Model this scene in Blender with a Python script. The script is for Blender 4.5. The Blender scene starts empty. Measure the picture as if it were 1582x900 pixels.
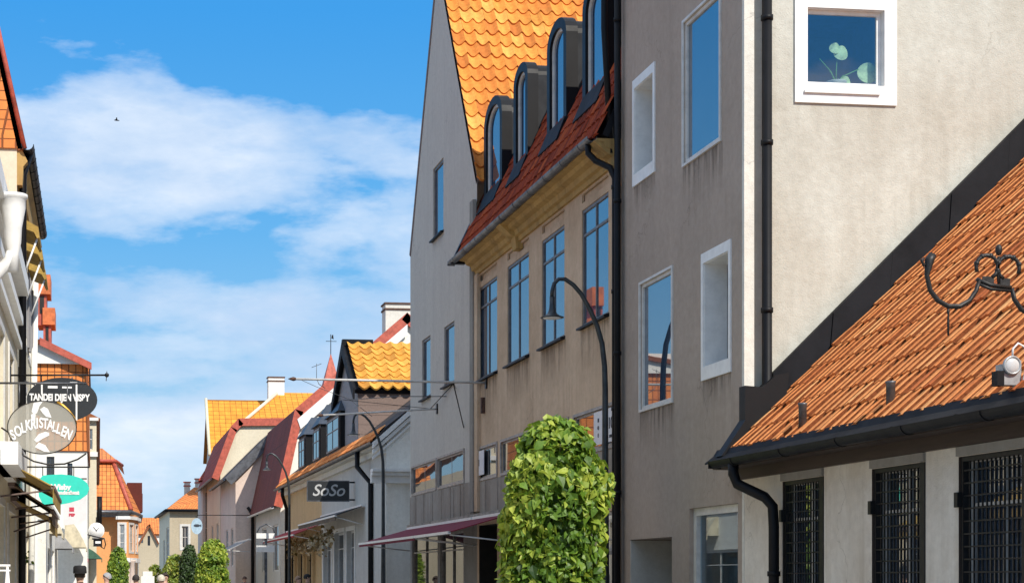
import bpy, bmesh, math, random
from mathutils import Vector, Matrix
random.seed(7)
SC = bpy.context.scene
COL = SC.collection
R = math.radians
# ------------------------------------------------------------------ camera geometry
F, CX, HY, ZC = 2600.0, 480.0, 892.0, 1.65
TH = math.atan(330/F); S, C_ = math.sin(TH), math.cos(TH)
def Yx(px, X):                       # street distance of image column px on the plane X
    k = (px-CX)/F
    return X*(C_-k*S)/(S+k*C_)
def Xy(px, Y):                       # sideways position of image column px on the plane Y
    k = (px-CX)/F
    return Y*(S+k*C_)/(C_-k*S)
def Dp(X, Y): return X*S+Y*C_
def Zp(py, X, Y): return ZC+(HY-py)*Dp(X, Y)/F
def PX(px, py, X): Y = Yx(px, X); return Vector((X, Y, Zp(py, X, Y)))
def PY(px, py, Y): X = Xy(px, Y); return Vector((X, Y, Zp(py, X, Y)))
cam = bpy.data.cameras.new('camera'); co = bpy.data.objects.new('camera', cam); COL.objects.link(co)
cam.sensor_width = 36; cam.lens = 36*F/1582; cam.shift_x = (791-CX)/1582; cam.shift_y = (HY-450)/1582
cam.clip_start = .1; cam.clip_end = 5000
co.location = (0, 0, ZC); co.rotation_euler = (R(90), 0, -TH); SC.camera = co
# ------------------------------------------------------------------ materials
class NT:
    def __init__(s, name):
        s.m = bpy.data.materials.new(name); s.m.use_nodes = True
        s.t = s.m.node_tree; s.t.nodes.clear()
        s.out = s.n('ShaderNodeOutputMaterial'); s.b = s.n('ShaderNodeBsdfPrincipled'); s.l(s.b.outputs[0], s.out.inputs[0])
    def n(s, t, **k):
        x = s.t.nodes.new(t)
        for a, v in k.items(): setattr(x, a, v)
        return x
    def l(s, a, b): s.t.links.new(a, b)
    def co(s, kind='Object', scale=(1, 1, 1)):
        tc = s.n('ShaderNodeTexCoord'); mp = s.n('ShaderNodeMapping'); mp.inputs['Scale'].default_value = scale
        s.l(tc.outputs[kind], mp.inputs[0]); return mp.outputs[0]
    def noise(s, vec, scale, detail=5, rough=.6):
        x = s.n('ShaderNodeTexNoise'); x.inputs['Scale'].default_value = scale; x.inputs['Detail'].default_value = detail
        x.inputs['Roughness'].default_value = rough; s.l(vec, x.inputs['Vector']); return x.outputs[0]
    def ramp(s, fac, stops):
        x = s.n('ShaderNodeValToRGB'); e = x.color_ramp.elements
        while len(e) < len(stops): e.new(.5)
        for i, (p, c) in enumerate(stops):
            e[i].position = p; e[i].color = (*c, 1) if len(c) == 3 else c
        s.l(fac, x.inputs[0]); return x.outputs[0]
    def mix(s, a, b, fac, mode='MIX'):
        x = s.n('ShaderNodeMix', data_type='RGBA', blend_type=mode)
        for sock, v in ((x.inputs[6], a), (x.inputs[7], b)):
            if isinstance(v, tuple): sock.default_value = (*v, 1)
            else: s.l(v, sock)
        if isinstance(fac, (int, float)): x.inputs[0].default_value = fac
        else: s.l(fac, x.inputs[0])
        return x.outputs[2]
    def math(s, op, a, b=0):
        x = s.n('ShaderNodeMath', operation=op)
        for sock, v in ((x.inputs[0], a), (x.inputs[1], b)):
            if isinstance(v, (int, float)): sock.default_value = v
            else: s.l(v, sock)
        return x.outputs[0]
    def bump(s, h, strength=.3, dist=.01):
        x = s.n('ShaderNodeBump'); x.inputs['Strength'].default_value = strength; x.inputs['Distance'].default_value = dist
        s.l(h, x.inputs['Height']); s.l(x.outputs[0], s.b.inputs['Normal'])
    def set(s, **k):
        for a, v in k.items():
            i = s.b.inputs[a.replace('_', ' ')]
            if isinstance(v, tuple): i.default_value = (*v, 1)
            elif isinstance(v, (int, float)): i.default_value = v
            else: s.l(v, i)
        return s
def mul(c, k): return tuple(min(1, x*k) for x in c)
def plaster(name, c, dirt=.35, grain=.5, stain=None, streak=.5):
    t = NT(name); v = t.co(); vs = t.co(scale=(1.6, 1.6, .35))
    stain = stain or mul(c, .62)
    big = t.ramp(t.noise(v, .55, 6, .65), [(.36, (0, 0, 0)), (.7, (1, 1, 1))])
    st = t.ramp(t.noise(vs, 1.6, 5, .6), [(.45, (0, 0, 0)), (.8, (1, 1, 1))])
    fine = t.noise(v, 9, 8, .7)
    a = t.mix(c, stain, t.math('MULTIPLY', big, dirt))
    a = t.mix(a, mul(stain, .85), t.math('MULTIPLY', st, dirt*streak))
    f2 = t.ramp(fine, [(.3, (.86, .85, .84)), (.7, (1.08, 1.08, 1.08))])
    a = t.mix(a, f2, .8, 'MULTIPLY')
    speck = t.ramp(t.noise(v, 34, 3, .6), [(.29, (.72, .7, .66)), (.36, (1, 1, 1))])
    a = t.mix(a, speck, .45, 'MULTIPLY')
    run = t.ramp(t.noise(t.co(scale=(5, 5, .16)), 1.1, 6, .62), [(.50, (0, 0, 0)), (.72, (1, 1, 1))])      # rain streaks
    a = t.mix(a, mul(stain, .8), t.math('MULTIPLY', t.math('MULTIPLY', run, t.ramp(t.noise(v, .45, 4), [(.42, (.08, .08, .08)), (.62, (1, 1, 1))])), 1.0*dirt*(.5+streak)))
    blot = t.ramp(t.noise(v, 1.7, 8, .72), [(.56, (0, 0, 0)), (.66, (1, 1, 1))]); a = t.mix(a, mul(c, 1.12), t.math('MULTIPLY', blot, .35))
    vo = t.n('ShaderNodeTexVoronoi', feature='DISTANCE_TO_EDGE'); vo.inputs['Scale'].default_value = .55
    wv = t.n('ShaderNodeVectorMath', operation='ADD'); nz = t.n('ShaderNodeTexNoise'); nz.inputs['Scale'].default_value = 2.5; nz.inputs['Detail'].default_value = 6; t.l(v, nz.inputs['Vector'])
    t.l(v, wv.inputs[0]); t.l(nz.outputs['Color'], wv.inputs[1]); t.l(wv.outputs[0], vo.inputs['Vector'])
    ck_ = t.math('MULTIPLY', t.ramp(vo.outputs['Distance'], [(0, (1, 1, 1)), (.007, (0, 0, 0))]), t.ramp(t.noise(v, .5, 2), [(.5, (0, 0, 0)), (.6, (.5, .5, .5))]))
    a = t.mix(a, mul(stain, .5), ck_)
    t.set(Base_Color=a, Roughness=.92)
    t.bump(t.math('ADD', t.noise(v, 60, 4, .6), t.math('MULTIPLY', fine, 1.5)), grain, .006)
    return t.m
def paint(name, c, rough=.5, metal=0, wear=.15, bump=.05, scale=6, coat=0, spec=.5):
    t = NT(name); v = t.co()
    n = t.noise(v, scale, 6, .65)
    t.set(Base_Color=t.mix(c, mul(c, 1-wear*2), t.ramp(n, [(.42, (0, 0, 0)), (.72, (1, 1, 1))])), Metallic=metal)
    t.set(Roughness=t.math('ADD', t.math('MULTIPLY', n, .22), max(0, rough-.11)))
    if bump: t.bump(t.noise(v, 25, 4, .6), bump, .01)
    t.b.inputs['Specular IOR Level'].default_value = spec
    if coat: t.b.inputs['Coat Weight'].default_value = coat
    return t.m
def tile_attr(name, stops, moss=(.10, .09, .05), mossy=.3, rough=.75):   # per-tile colour from the 'var' attribute
    t = NT(name); a = t.n('ShaderNodeAttribute', attribute_name='var'); v = t.co()
    c = t.ramp(a.outputs['Fac'], stops)
    n = t.noise(v, 1.3, 6, .7); n2 = t.noise(v, 14, 6, .7)
    c = t.mix(c, moss, t.math('MULTIPLY', t.ramp(n, [(.5, (0, 0, 0)), (.78, (1, 1, 1))]), mossy))
    c = t.mix(c, t.ramp(n2, [(.3, (.62, .6, .58)), (.62, (1.1, 1.08, 1.05))]), .75, 'MULTIPLY')
    t.set(Base_Color=c, Roughness=.9); t.b.inputs['Specular IOR Level'].default_value = .2; t.bump(n2, .45, .012); return t.m
def tile_uv(name, c1, c2, w=.24, h=.34, dark=.35):
    t = NT(name); v = t.co('UV')
    br = t.n('ShaderNodeTexBrick'); br.offset = 0; t.l(v, br.inputs['Vector'])
    br.inputs['Color1'].default_value = (*c1, 1); br.inputs['Color2'].default_value = (*c2, 1); br.inputs['Mortar'].default_value = (*mul(c2, dark), 1)
    br.inputs['Scale'].default_value = 1; br.inputs['Brick Width'].default_value = w; br.inputs['Row Height'].default_value = h
    br.inputs['Mortar Size'].default_value = .022; br.inputs['Mortar Smooth'].default_value = .6; br.inputs['Bias'].default_value = -.1
    n = t.noise(t.co(), 2, 6, .7)
    c = t.mix(br.outputs['Color'], t.ramp(n, [(.3, (.7, .68, .66)), (.65, (1.1, 1.1, 1.1))]), .8, 'MULTIPLY')
    t.set(Base_Color=c, Roughness=.8); t.bump(t.math('SUBTRACT', 1, br.outputs['Fac']), .8, .03); return t.m
def glass_refl(name, base=(.015, .02, .025), ior=2.6, wob=.02, rough=.015):
    t = NT(name); v = t.co()
    t.set(Base_Color=t.mix(base, mul(base, 2.5), t.noise(v, .9, 2)), Roughness=rough, IOR=ior)
    t.bump(t.noise(t.co(scale=(1, 1, .6)), .9, 1), wob, .05); return t.m
def glass_clear(name, tint=(.75, .87, .95), refl=.15):
    t = NT(name); tr = t.n('ShaderNodeBsdfTransparent'); tr.inputs[0].default_value = (*tint, 1)
    gl = t.n('ShaderNodeBsdfGlossy'); gl.inputs['Roughness'].default_value = .01
    mx = t.n('ShaderNodeMixShader'); mx.inputs[0].default_value = refl; t.l(tr.outputs[0], mx.inputs[1]); t.l(gl.outputs[0], mx.inputs[2])
    t.l(mx.outputs[0], t.out.inputs[0]); return t.m
def wood(name, c, rough=.7):
    t = NT(name); v = t.co(scale=(6, .5, 6)); n = t.noise(v, 3, 6, .7)
    t.set(Base_Color=t.mix(mul(c, .6), mul(c, 1.25), n), Roughness=rough); t.bump(n, .4, .01); return t.m
def leaf(name, dark, mid, lite, tr=.35):
    t = NT(name); a = t.n('ShaderNodeAttribute', attribute_name='var')
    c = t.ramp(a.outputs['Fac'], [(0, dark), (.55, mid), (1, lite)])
    t.set(Base_Color=c, Roughness=.5)
    tl = t.n('ShaderNodeBsdfTranslucent'); t.l(t.mix(c, (.5, .6, .05), .3), tl.inputs[0])
    mx = t.n('ShaderNodeMixShader'); mx.inputs[0].default_value = tr; t.l(t.b.outputs[0], mx.inputs[1]); t.l(tl.outputs[0], mx.inputs[2]); t.l(mx.outputs[0], t.out.inputs[0])
    return t.m
M = {}
M['grey'] = plaster('grey_taupe_render', (.41, .335, .28), .45, .5, (.27, .215, .17), .4)
M['stone'] = plaster('pale_roughcast', (.555, .545, .485), .75, .9, (.43, .39, .32), .5)
M['stone_w'] = plaster('corner_limewash', (.72, .69, .62), .3, .9)
M['beige'] = plaster('ochre_beige_render', (.64, .475, .33), .7, .5, (.38, .25, .15), .35)
M['ochre'] = plaster('ochre_cornice', (.56, .36, .12), .7, .5, (.24, .14, .05), .7)
M['mauve'] = plaster('mauve_grey_render', (.55, .51, .455), .3, .4, (.42, .375, .35), .8)
M['lowwall'] = plaster('limewashed_pillar', (.76, .71, .63), .5, .9, (.48, .38, .27), .6)
M['cream'] = plaster('cream_render', (.74, .66, .50), .3, .4)
M['white'] = plaster('white_render', (.84, .82, .76), .3, .4, (.60, .56, .50))
M['offwhite'] = plaster('offwhite_render', (.70, .67, .60), .3, .4)
M['lgrey'] = plaster('pale_grey_render', (.60, .58, .54), .35, .4, (.42, .40, .36))
M['pink'] = plaster('pale_pink_render', (.72, .58, .50), .35, .4)
M['yellow'] = plaster('sandy_yellow_render', (.64, .46, .24), .35, .4)
M['orangew'] = plaster('apricot_render', (.78, .36, .13), .35, .4, (.55, .24, .10))
M['tan'] = plaster('tan_render', (.50, .42, .30), .3, .4)
M['concrete'] = plaster('stained_fibre_panel', (.36, .33, .29), .7, .3, (.20, .155, .12), 1.0)
M['conc_col'] = plaster('grey_concrete_post', (.30, .28, .25), .5, .5, (.19, .17, .15), .8)
M['tile_yel'] = tile_attr('golden_pantile', [(0, (.40, .12, .03)), (.3, (.62, .21, .045)), (.65, (.74, .28, .055)), (1, (.80, .40, .10))], (.40, .24, .05), .5)
M['tile_low'] = tile_attr('apricot_pantile', [(0, (.50, .13, .04)), (.2, (.74, .24, .07)), (.7, (.85, .33, .11)), (1, (.88, .42, .16))], (.20, .09, .04), .35)
M['tile_red'] = tile_attr('dark_red_pantile', [(0, (.13, .022, .012)), (.5, (.27, .042, .017)), (1, (.42, .085, .025))], (.06, .03, .03), .4)
M['tile_gold'] = tile_attr('mustard_pantile', [(0, (.44, .19, .04)), (.5, (.64, .31, .055)), (1, (.74, .41, .09))], (.40, .24, .04), .25)
M['uv_orange'] = tile_uv('orange_roof_tile', (.80, .27, .06), (.66, .19, .045))
M['uv_red'] = tile_uv('red_roof_tile', (.36, .055, .028), (.28, .04, .022))
M['uv_gold'] = tile_uv('golden_roof_tile', (.76, .32, .03), (.66, .25, .02), .42, .42, .45)
M['uv_dark'] = tile_uv('dark_roof_tile', (.05, .04, .042), (.03, .027, .03))
M['uv_brown'] = tile_uv('rusty_brown_boards', (.17, .024, .014), (.11, .014, .009), .3, 3)
M['black'] = paint('black_sheet_metal', (.018, .019, .024), .35, .3, .3, .08, 3, .3)
M['black'] = paint('black_sheet_metal', (.008, .008, .010), .5, 0, .2, .08, 3, spec=.2)
M['tile_shade'] = paint('shaded_tile_edge', (.19, .058, .022), .95, 0, .3, .2, 20, spec=.1); M['lmetal'] = paint('pale_grey_metal', (.42, .43, .44), .4, .3, .2, .08)  # first one: dark colour for tile sides, painting in shadow lines between columns
M['blackm'] = paint('black_iron', (.02, .02, .022), .45, .5, .2, .1, 12)
M['flash'] = paint('anthracite_flashing', (.012, .013, .017), .6, 0, .25, .12, 2, spec=.12)
M['zinc'] = paint('weathered_zinc', (.16, .165, .18), .45, .6, .35, .15, 4)
M['slate'] = paint('blue_grey_sheet', (.05, .062, .085), .5, .2, .2, .06, 3)
M['cheek'] = paint('grey_dormer_cheek', (.045, .047, .052), .8, 0, .2, .1, 3, spec=.1)
M['wpaint'] = paint('white_paint', (.80, .79, .77), .45, 0, .07, .04)
M['wframe'] = paint('pale_window_paint', (.66, .64, .61), .45, 0, .12, .04)
M['gframe'] = paint('grey_brown_window_frame', (.17, .15, .145), .45, .1, .25, .05)
M['bframe'] = paint('grey_alu_frame', (.34, .31, .29), .45, .3, .25, .05)
M['lampm'] = paint('dark_grey_lamp_enamel', (.045, .05, .055), .38, .4, .25, .06, 8)
M['iron'] = paint('wrought_iron', (.022, .019, .018), .5, .3, .3, .3, 15)
M['rust'] = paint('rusty_bracket', (.12, .06, .04), .7, .3, .3, .2, 12)
M['burg'] = paint('burgundy_awning_cloth', (.20, .012, .035), .85, 0, .12, .1, 3)
M['redcl'] = paint('red_awning_cloth', (.38, .025, .03), .85, 0, .12, .1, 3)
M['pinkcl'] = paint('pink_awning_cloth', (.75, .25, .30), .85, 0, .12, .1, 3)
M['tancl'] = paint('mustard_awning_cloth', (.42, .27, .06), .85, 0, .3, .2, 4)
M['brncl'] = paint('brown_awning_cloth', (.20, .12, .06), .85, 0, .3, .2, 4)
M['creamcl'] = paint('cream_awning_cloth', (.66, .58, .42), .85, 0, .2, .2, 4)
M['greencl'] = paint('green_umbrella_cloth', (.05, .13, .09), .85, 0, .2, .2, 4)
M['greycl'] = paint('grey_awning_cloth', (.33, .33, .34), .85, 0, .2, .2, 4)
M['teal'] = paint('teal_sign_paint', (.03, .62, .50), .5, 0, .05, .02)
M['signblk'] = paint('black_sign_board', (.022, .024, .027), .4, 0, .2, .02)
M['signgrey'] = paint('smoky_sign_board', (.36, .345, .31), .2, .1, .3, .05, 2, .8)
t_ = NT('smoky_glass'); t_.set(Base_Color=(.42, .40, .35), Roughness=.15); _a = t_.n('ShaderNodeBsdfTransparent'); _m = t_.n('ShaderNodeMixShader'); _m.inputs[0].default_value = .42; t_.l(t_.b.outputs[0], _m.inputs[1]); t_.l(_a.outputs[0], _m.inputs[2]); t_.l(_m.outputs[0], t_.out.inputs[0]); M['smoky'] = t_.m
M['lettw'] = paint('white_lettering', (.82, .82, .82), .5, 0, .04, 0)
M['lettg'] = paint('silver_lettering', (.48, .48, .48), .5, 0, .1, 0)
M['lettd'] = paint('dark_lettering', (.05, .05, .06), .5, 0, .1, 0)
M['redp'] = paint('red_paint', (.60, .05, .09), .5, 0, .1, 0)
M['poster'] = paint('poster_paper', (.72, .70, .72), .6, 0, .05, 0)
M['verge_red'] = paint('red_verge_paint', (.50, .10, .06), .6, 0, .25, .1, 5)
M['verge_or'] = paint('orange_box_paint', (.66, .17, .05), .7, 0, .25, .1, 5)
M['gold'] = paint('gilt_edge', (.60, .33, .05), .4, .6, .3, .1, 10)
M['wood'] = wood('dark_brown_timber', (.055, .035, .026))
M['woodb'] = wood('brown_cladding', (.20, .14, .12))
M['woodg'] = wood('grey_boards', (.26, .25, .26))
M['dark'] = paint('dark_interior', (.018, .016, .015), .8, 0, .2, 0)
M['glass'] = glass_refl('street_window_glass')
M['glass_b'] = glass_refl('upper_window_glass', (.02, .035, .06), 4.2, .012)
M['glass_d'] = glass_refl('shop_window_glass', (.012, .013, .014), 1.9, .02)
M['clear'] = glass_clear('clear_glass', (.72, .88, .97), .24)
t = NT('rain_stain'); uvv = t.co('UV'); sp = t.n('ShaderNodeSeparateXYZ'); t.l(uvv, sp.inputs[0]); nn_ = t.ramp(t.noise(t.co(scale=(7, 7, .5)), 1.6, 6, .65), [(.40, (0, 0, 0)), (.68, (1, 1, 1))])
tr_ = t.n('ShaderNodeBsdfTransparent'); ms = t.n('ShaderNodeMixShader'); t.set(Base_Color=(.10, .07, .045), Roughness=.95)
t.l(t.math('MULTIPLY', t.math('MULTIPLY', nn_, t.math('POWER', sp.outputs[1], 1.6)), .62), ms.inputs[0]); t.l(tr_.outputs[0], ms.inputs[1]); t.l(t.b.outputs[0], ms.inputs[2]); t.l(ms.outputs[0], t.out.inputs[0]); M['stain'] = t.m
M['bark'] = wood('bark', (.12, .09, .07), .9)
M['skin'] = paint('skin', (.55, .33, .24), .55, 0, .1, .05)
# ------------------------------------------------------------------ mesh builder
class Fr:
    def __init__(s, o, u, n): s.o, s.u, s.n = Vector(o), Vector(u), Vector(n)
    def p(s, a, b, z): return s.o+s.u*a+s.n*b+Vector((0, 0, z))
def FR(X): return Fr((X, 0, 0), (0, 1, 0), (-1, 0, 0))     # facade on the right of the street, a = Y
def FL(X): return Fr((X, 0, 0), (0, 1, 0), (1, 0, 0))      # facade on the left of the street, a = Y
def FC(Y): return Fr((0, Y, 0), (1, 0, 0), (0, -1, 0))     # wall facing the camera, a = X
LOC = {}
def clip(poly, ax, v, keep_less):
    out = []
    for i in range(len(poly)):
        p, q = poly[i], poly[(i+1) % len(poly)]
        ip = (p[ax] <= v) == keep_less or p[ax] == v; iq = (q[ax] <= v) == keep_less or q[ax] == v
        if ip: out.append(p)
        if ip != iq:
            t = (v-p[ax])/(q[ax]-p[ax]); out.append((p[0]+t*(q[0]-p[0]), p[1]+t*(q[1]-p[1])))
    return out
class MB:
    def __init__(s): s.v, s.f, s.m, s.uv, s.var, s.sm = [], [], [], [], [], []
    def face(s, pts, m=0, uv=None, var=.5, smooth=False):
        i = len(s.v); s.v += [tuple(p) for p in pts]; s.f.append(tuple(range(i, i+len(pts)))); s.m.append(m); s.uv.append(uv); s.var.append(var); s.sm.append(smooth)
    def mesh(s, vs, fs, m=0, var=.5, smooth=False):
        i = len(s.v); s.v += [tuple(p) for p in vs]
        for f in fs: s.f.append(tuple(i+k for k in f)); s.m.append(m); s.uv.append(None); s.var.append(var); s.sm.append(smooth)
    def hexa(s, q, m=0, var=.5):         # q: 8 points, bottom 4 then top 4
        s.mesh(q, [(3, 2, 1, 0), (4, 5, 6, 7), (0, 1, 5, 4), (1, 2, 6, 5), (2, 3, 7, 6), (3, 0, 4, 7)], m, var)
    def box(s, fr, a0, a1, b0, b1, z0, z1, m=0):
        s.hexa([fr.p(a0, b0, z0), fr.p(a1, b0, z0), fr.p(a1, b1, z0), fr.p(a0, b1, z0), fr.p(a0, b0, z1), fr.p(a1, b0, z1), fr.p(a1, b1, z1), fr.p(a0, b1, z1)], m)
    def prism(s, fr, poly, b0, b1, m=0, uvscale=None):     # poly in (a, z), extruded along the frame's normal
        n = len(poly); A = [fr.p(a, b0, z) for a, z in poly]; B = [fr.p(a, b1, z) for a, z in poly]
        s.face(A, m); s.face(B[::-1], m)
        for i in range(n):
            j = (i+1) % n; s.face([A[i], A[j], B[j], B[i]], m)
    def profile(s, fr, prof, a0, a1, m=0):                 # prof in (b, z), extruded along a
        A = [fr.p(a0, b, z) for b, z in prof]; B = [fr.p(a1, b, z) for b, z in prof]; n = len(prof)
        s.face(A, m); s.face(B[::-1], m)
        for i in range(n):
            j = (i+1) % n; s.face([A[i], A[j], B[j], B[i]], m)
    def slab(s, p0, p1, p2, p3, t, m=0, uvoff=0, under=None):  # roof sheet p0-p1 eave, p2-p3 top; uv in metres on top
        p0, p1, p2, p3 = map(Vector, (p0, p1, p2, p3))
        u = (p1-p0).normalized(); n = (p1-p0).cross(p3-p0).normalized()
        if n.z < 0: n = -n
        w = n.cross(u)
        if w.dot(p3-p0) < 0: w = -w
        uv = [((p-p0).dot(u)+uvoff, (p-p0).dot(w)) for p in (p0, p1, p2, p3)]
        b = [p-n*t for p in (p0, p1, p2, p3)]
        s.face([p0, p1, p2, p3], m, uv); mu = m if under is None else under
        s.face(b[::-1], mu)
        P = [p0, p1, p2, p3]
        for i in range(4): j = (i+1) % 4; s.face([P[i], b[i], b[j], P[j]], mu)
    def tube(s, path, r, n=8, m=0, caps=True, smooth=True):
        path = [Vector(p) for p in path]; rs = r if isinstance(r, (list, tuple)) else [r]*len(path)
        rings, prev = [], None
        for i, p in enumerate(path):
            d = (path[min(i+1, len(path)-1)]-path[max(i-1, 0)]).normalized()
            ref = prev if prev is not None else (Vector((0, 0, 1)) if abs(d.z) < .9 else Vector((1, 0, 0)))
            x = (ref-d*ref.dot(d)).normalized(); prev = x; y = d.cross(x)
            rings.append([p+(x*math.cos(2*math.pi*k/n)+y*math.sin(2*math.pi*k/n))*rs[i] for k in range(n)])
        vs = [q for g in rings for q in g]; fs = []
        for i in range(len(path)-1):
            for k in range(n): k2 = (k+1) % n; fs.append((i*n+k, i*n+k2, (i+1)*n+k2, (i+1)*n+k))
        if caps: fs += [tuple(range(n))[::-1], tuple(range(len(vs)-n, len(vs)))]
        s.mesh(vs, fs, m, .5, smooth)
    def lathe(s, c, prof, n=20, m=0, axis='z'):
        c = Vector(c); vs, fs = [], []
        for r, h in prof:
            for k in range(n):
                a = 2*math.pi*k/n; x, y = r*math.cos(a), r*math.sin(a)
                vs.append(c+(Vector((x, y, h)) if axis == 'z' else Vector((x, h, y))))
        for i in range(len(prof)-1):
            for k in range(n): k2 = (k+1) % n; fs.append((i*n+k, i*n+k2, (i+1)*n+k2, (i+1)*n+k))
        fs += [tuple(range(n))[::-1], tuple(range(len(vs)-n, len(vs)))]
        s.mesh(vs, fs, m, .5, True)
    def ball(s, c, rx, ry, rz, n=12, m=0):
        prof = [(math.sin(math.pi*i/n), -math.cos(math.pi*i/n)) for i in range(n+1)]; c = Vector(c); vs, fs, k_ = [], [], 2*n
        for r, h in prof:
            for k in range(k_): a = math.pi*k/n; vs.append(c+Vector((r*math.cos(a)*rx, r*math.sin(a)*ry, h*rz)))
        for i in range(n):
            for k in range(k_): k2 = (k+1) % k_; fs.append((i*k_+k, i*k_+k2, (i+1)*k_+k2, (i+1)*k_+k))
        s.mesh(vs, fs, m, .5, True)
    def wall(s, fr, poly, holes=(), depth=.3, m=0, mr=None, b=0, edge=False):
        """a convex wall polygon (a, z) with rectangular openings and their reveals"""
        mr = m if mr is None else mr
        A = sorted({p[0] for p in poly} | {x for h in holes for x in h[:2]}); Z = sorted({p[1] for p in poly} | {x for h in holes for x in h[2:4]})
        a_lo, a_hi, z_lo, z_hi = A[0], A[-1], Z[0], Z[-1]
        for i in range(len(A)-1):
            for j in range(len(Z)-1):
                ca, cz = (A[i]+A[i+1])/2, (Z[j]+Z[j+1])/2
                if any(h[0] < ca < h[1] and h[2] < cz < h[3] for h in holes): continue
                q = list(poly)
                for ax, v, k in ((0, A[i], False), (0, A[i+1], True), (1, Z[j], False), (1, Z[j+1], True)):
                    q = clip(q, ax, v, k)
                    if len(q) < 3: break
                if len(q) >= 3:
                    ar = abs(sum(q[k][0]*q[(k+1) % len(q)][1]-q[(k+1) % len(q)][0]*q[k][1] for k in range(len(q))))
                    if ar > 1e-5: s.face([fr.p(a, b, z) for a, z in q], m)
        for h in holes:
            a0, a1, z0, z1 = h[:4]; d = h[4] if len(h) > 4 else depth
            for (p, q) in (((a0, z0), (a0, z1)), ((a0, z1), (a1, z1)), ((a1, z1), (a1, z0)), ((a1, z0), (a0, z0))):
                s.face([fr.p(p[0], b, p[1]), fr.p(q[0], b, q[1]), fr.p(q[0], b-d, q[1]), fr.p(p[0], b-d, p[1])], mr)
            if len(h) < 6: s.face([fr.p(a0, b-d-.012, z0), fr.p(a1, b-d-.012, z0), fr.p(a1, b-d-.012, z1), fr.p(a0, b-d-.012, z1)], mr)
        n = len(poly) if edge else 0
        for i in range(n):
            p, q = poly[i], poly[(i+1) % n]
            s.face([fr.p(p[0], b, p[1]), fr.p(q[0], b, q[1]), fr.p(q[0], b-.3, q[1]), fr.p(p[0], b-.3, p[1])], m)
    def tiles(s, o, ua, ub, nn, L, H, tw, th, amp=.03, step=.035, rnd=.06, seg=8, keep=None, phase=0, m=0, jit=.006, dip=True):
        """pantiles: o eave corner, ua along the eave, ub up the slope, nn normal"""
        o, ua, ub, nn = map(Vector, (o, ua, ub, nn)); nc, nr = max(1, round(L/tw)), max(1, round(H/th)); tw, th = L/nc, H/nr
        for r in range(nr):
            for c in range(nc):
                if keep and not keep((c+.5)*tw, (r+.5)*th): continue
                var = min(1, max(0, random.gauss(.55, .22))); jl = random.uniform(-jit, jit)*2; jh = random.uniform(-jit, jit); vs = []
                for row in range(3):
                    for k in range(seg+1):
                        t = k/seg; w = math.sin(2*math.pi*(t+phase))
                        hgt = (.016+.010*math.sin(math.pi*min(1, max(0, t-.1)/.3)) if t < .4 else .016*(1-(t-.4)/.6)**1.3) if phase == 9 else amp*(w if not dip else (w if w > 0 else w*.55))
                        low = rnd*(1-(2*t-1)**2) if rnd else 0
                        if row == 0: up, z = r*th-low-.02+jl, hgt+step+jh
                        elif row == 1: up, z = r*th+th*.55, hgt+step*.5+jh
                        else: up, z = (r+1)*th+.03, hgt+jh*.5
                        vs.append(o+ua*(c*tw+t*tw)+ub*up+nn*z)
                fs = []
                for row in range(2):
                    for k in range(1 if phase == 9 else 0, seg): a = row*(seg+1)+k; fs.append((a, a+1, a+seg+2, a+seg+1))
                s.mesh(vs, fs, m, var, True)
                low = vs[:seg+1]; s.mesh(low+[q-nn*(step+.012) for q in low], [(k, k+1, seg+2+k, seg+1+k) for k in range(1 if phase == 9 else 0, seg)], m, var*.8)
                if phase == 9:
                    e = [vs[1], vs[seg+2], vs[2*seg+3]]; s.mesh(e+[q-nn*.05-ua*.012 for q in e], [(0, 1, 4, 3), (1, 2, 5, 4)], m+1, var*.6)  # side strip in the darker colour, a painted shadow line
    def leaves(s, pts, size, m=0):
        """pts: (position, outward, var)"""
        for p, out, var in pts:
            sz = size*random.choice((.5, .7, .9, 1.0, 1.15, 1.4))*random.uniform(.85, 1.15)
            n = (out+Vector((random.uniform(-1, 1), random.uniform(-1, 1), random.uniform(-.6, 1.2)))*1.05).normalized()
            down = Vector((random.uniform(-1.1, 1.1), random.uniform(-1.1, 1.1), -.9)); d = (down-n*down.dot(n)).normalized(); x = d.cross(n)
            w = sz*random.uniform(.28, .42); fold = n*sz*.10
            a, b = p-d*sz*.5, p+d*sz*.55-n*sz*.12
            l, l2, r_, r2 = p-x*w-d*sz*.12+fold, p-x*w*.55+d*sz*.25, p+x*w-d*sz*.12+fold, p+x*w*.55+d*sz*.25
            c = p+d*sz*.06
            s.mesh([a, l, l2, b, r2, r_, c], [(0, 1, 6), (1, 2, 6), (2, 3, 6), (3, 4, 6), (4, 5, 6), (5, 0, 6)], m, min(1, max(0, var+random.gauss(0, .2))))
    def build(s, name, mats, parent=None):
        mats = mats if isinstance(mats, (list, tuple)) else [mats]
        base = LOC.get(parent.name, Vector()) if parent is not None else Vector()
        me = bpy.data.meshes.new(name); me.from_pydata([tuple(Vector(p)-base) for p in s.v], [], s.f)
        for x in mats: me.materials.append(M[x] if isinstance(x, str) else x)
        me.polygons.foreach_set('material_index', s.m); me.polygons.foreach_set('use_smooth', s.sm)
        at = me.attributes.new('var', 'FLOAT', 'FACE'); at.data.foreach_set('value', s.var)
        if any(u is not None for u in s.uv):
            ul = me.uv_layers.new(name='UVMap'); k = 0; flat = []
            for f, u in zip(s.f, s.uv):
                for q in range(len(f)): flat += list(u[q]) if u is not None else [0, 0]
            ul.data.foreach_set('uv', flat)
        me.update(); o = bpy.data.objects.new(name, me); COL.objects.link(o)
        if parent is not None: o.parent = parent; LOC[o.name] = base
        return o
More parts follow.
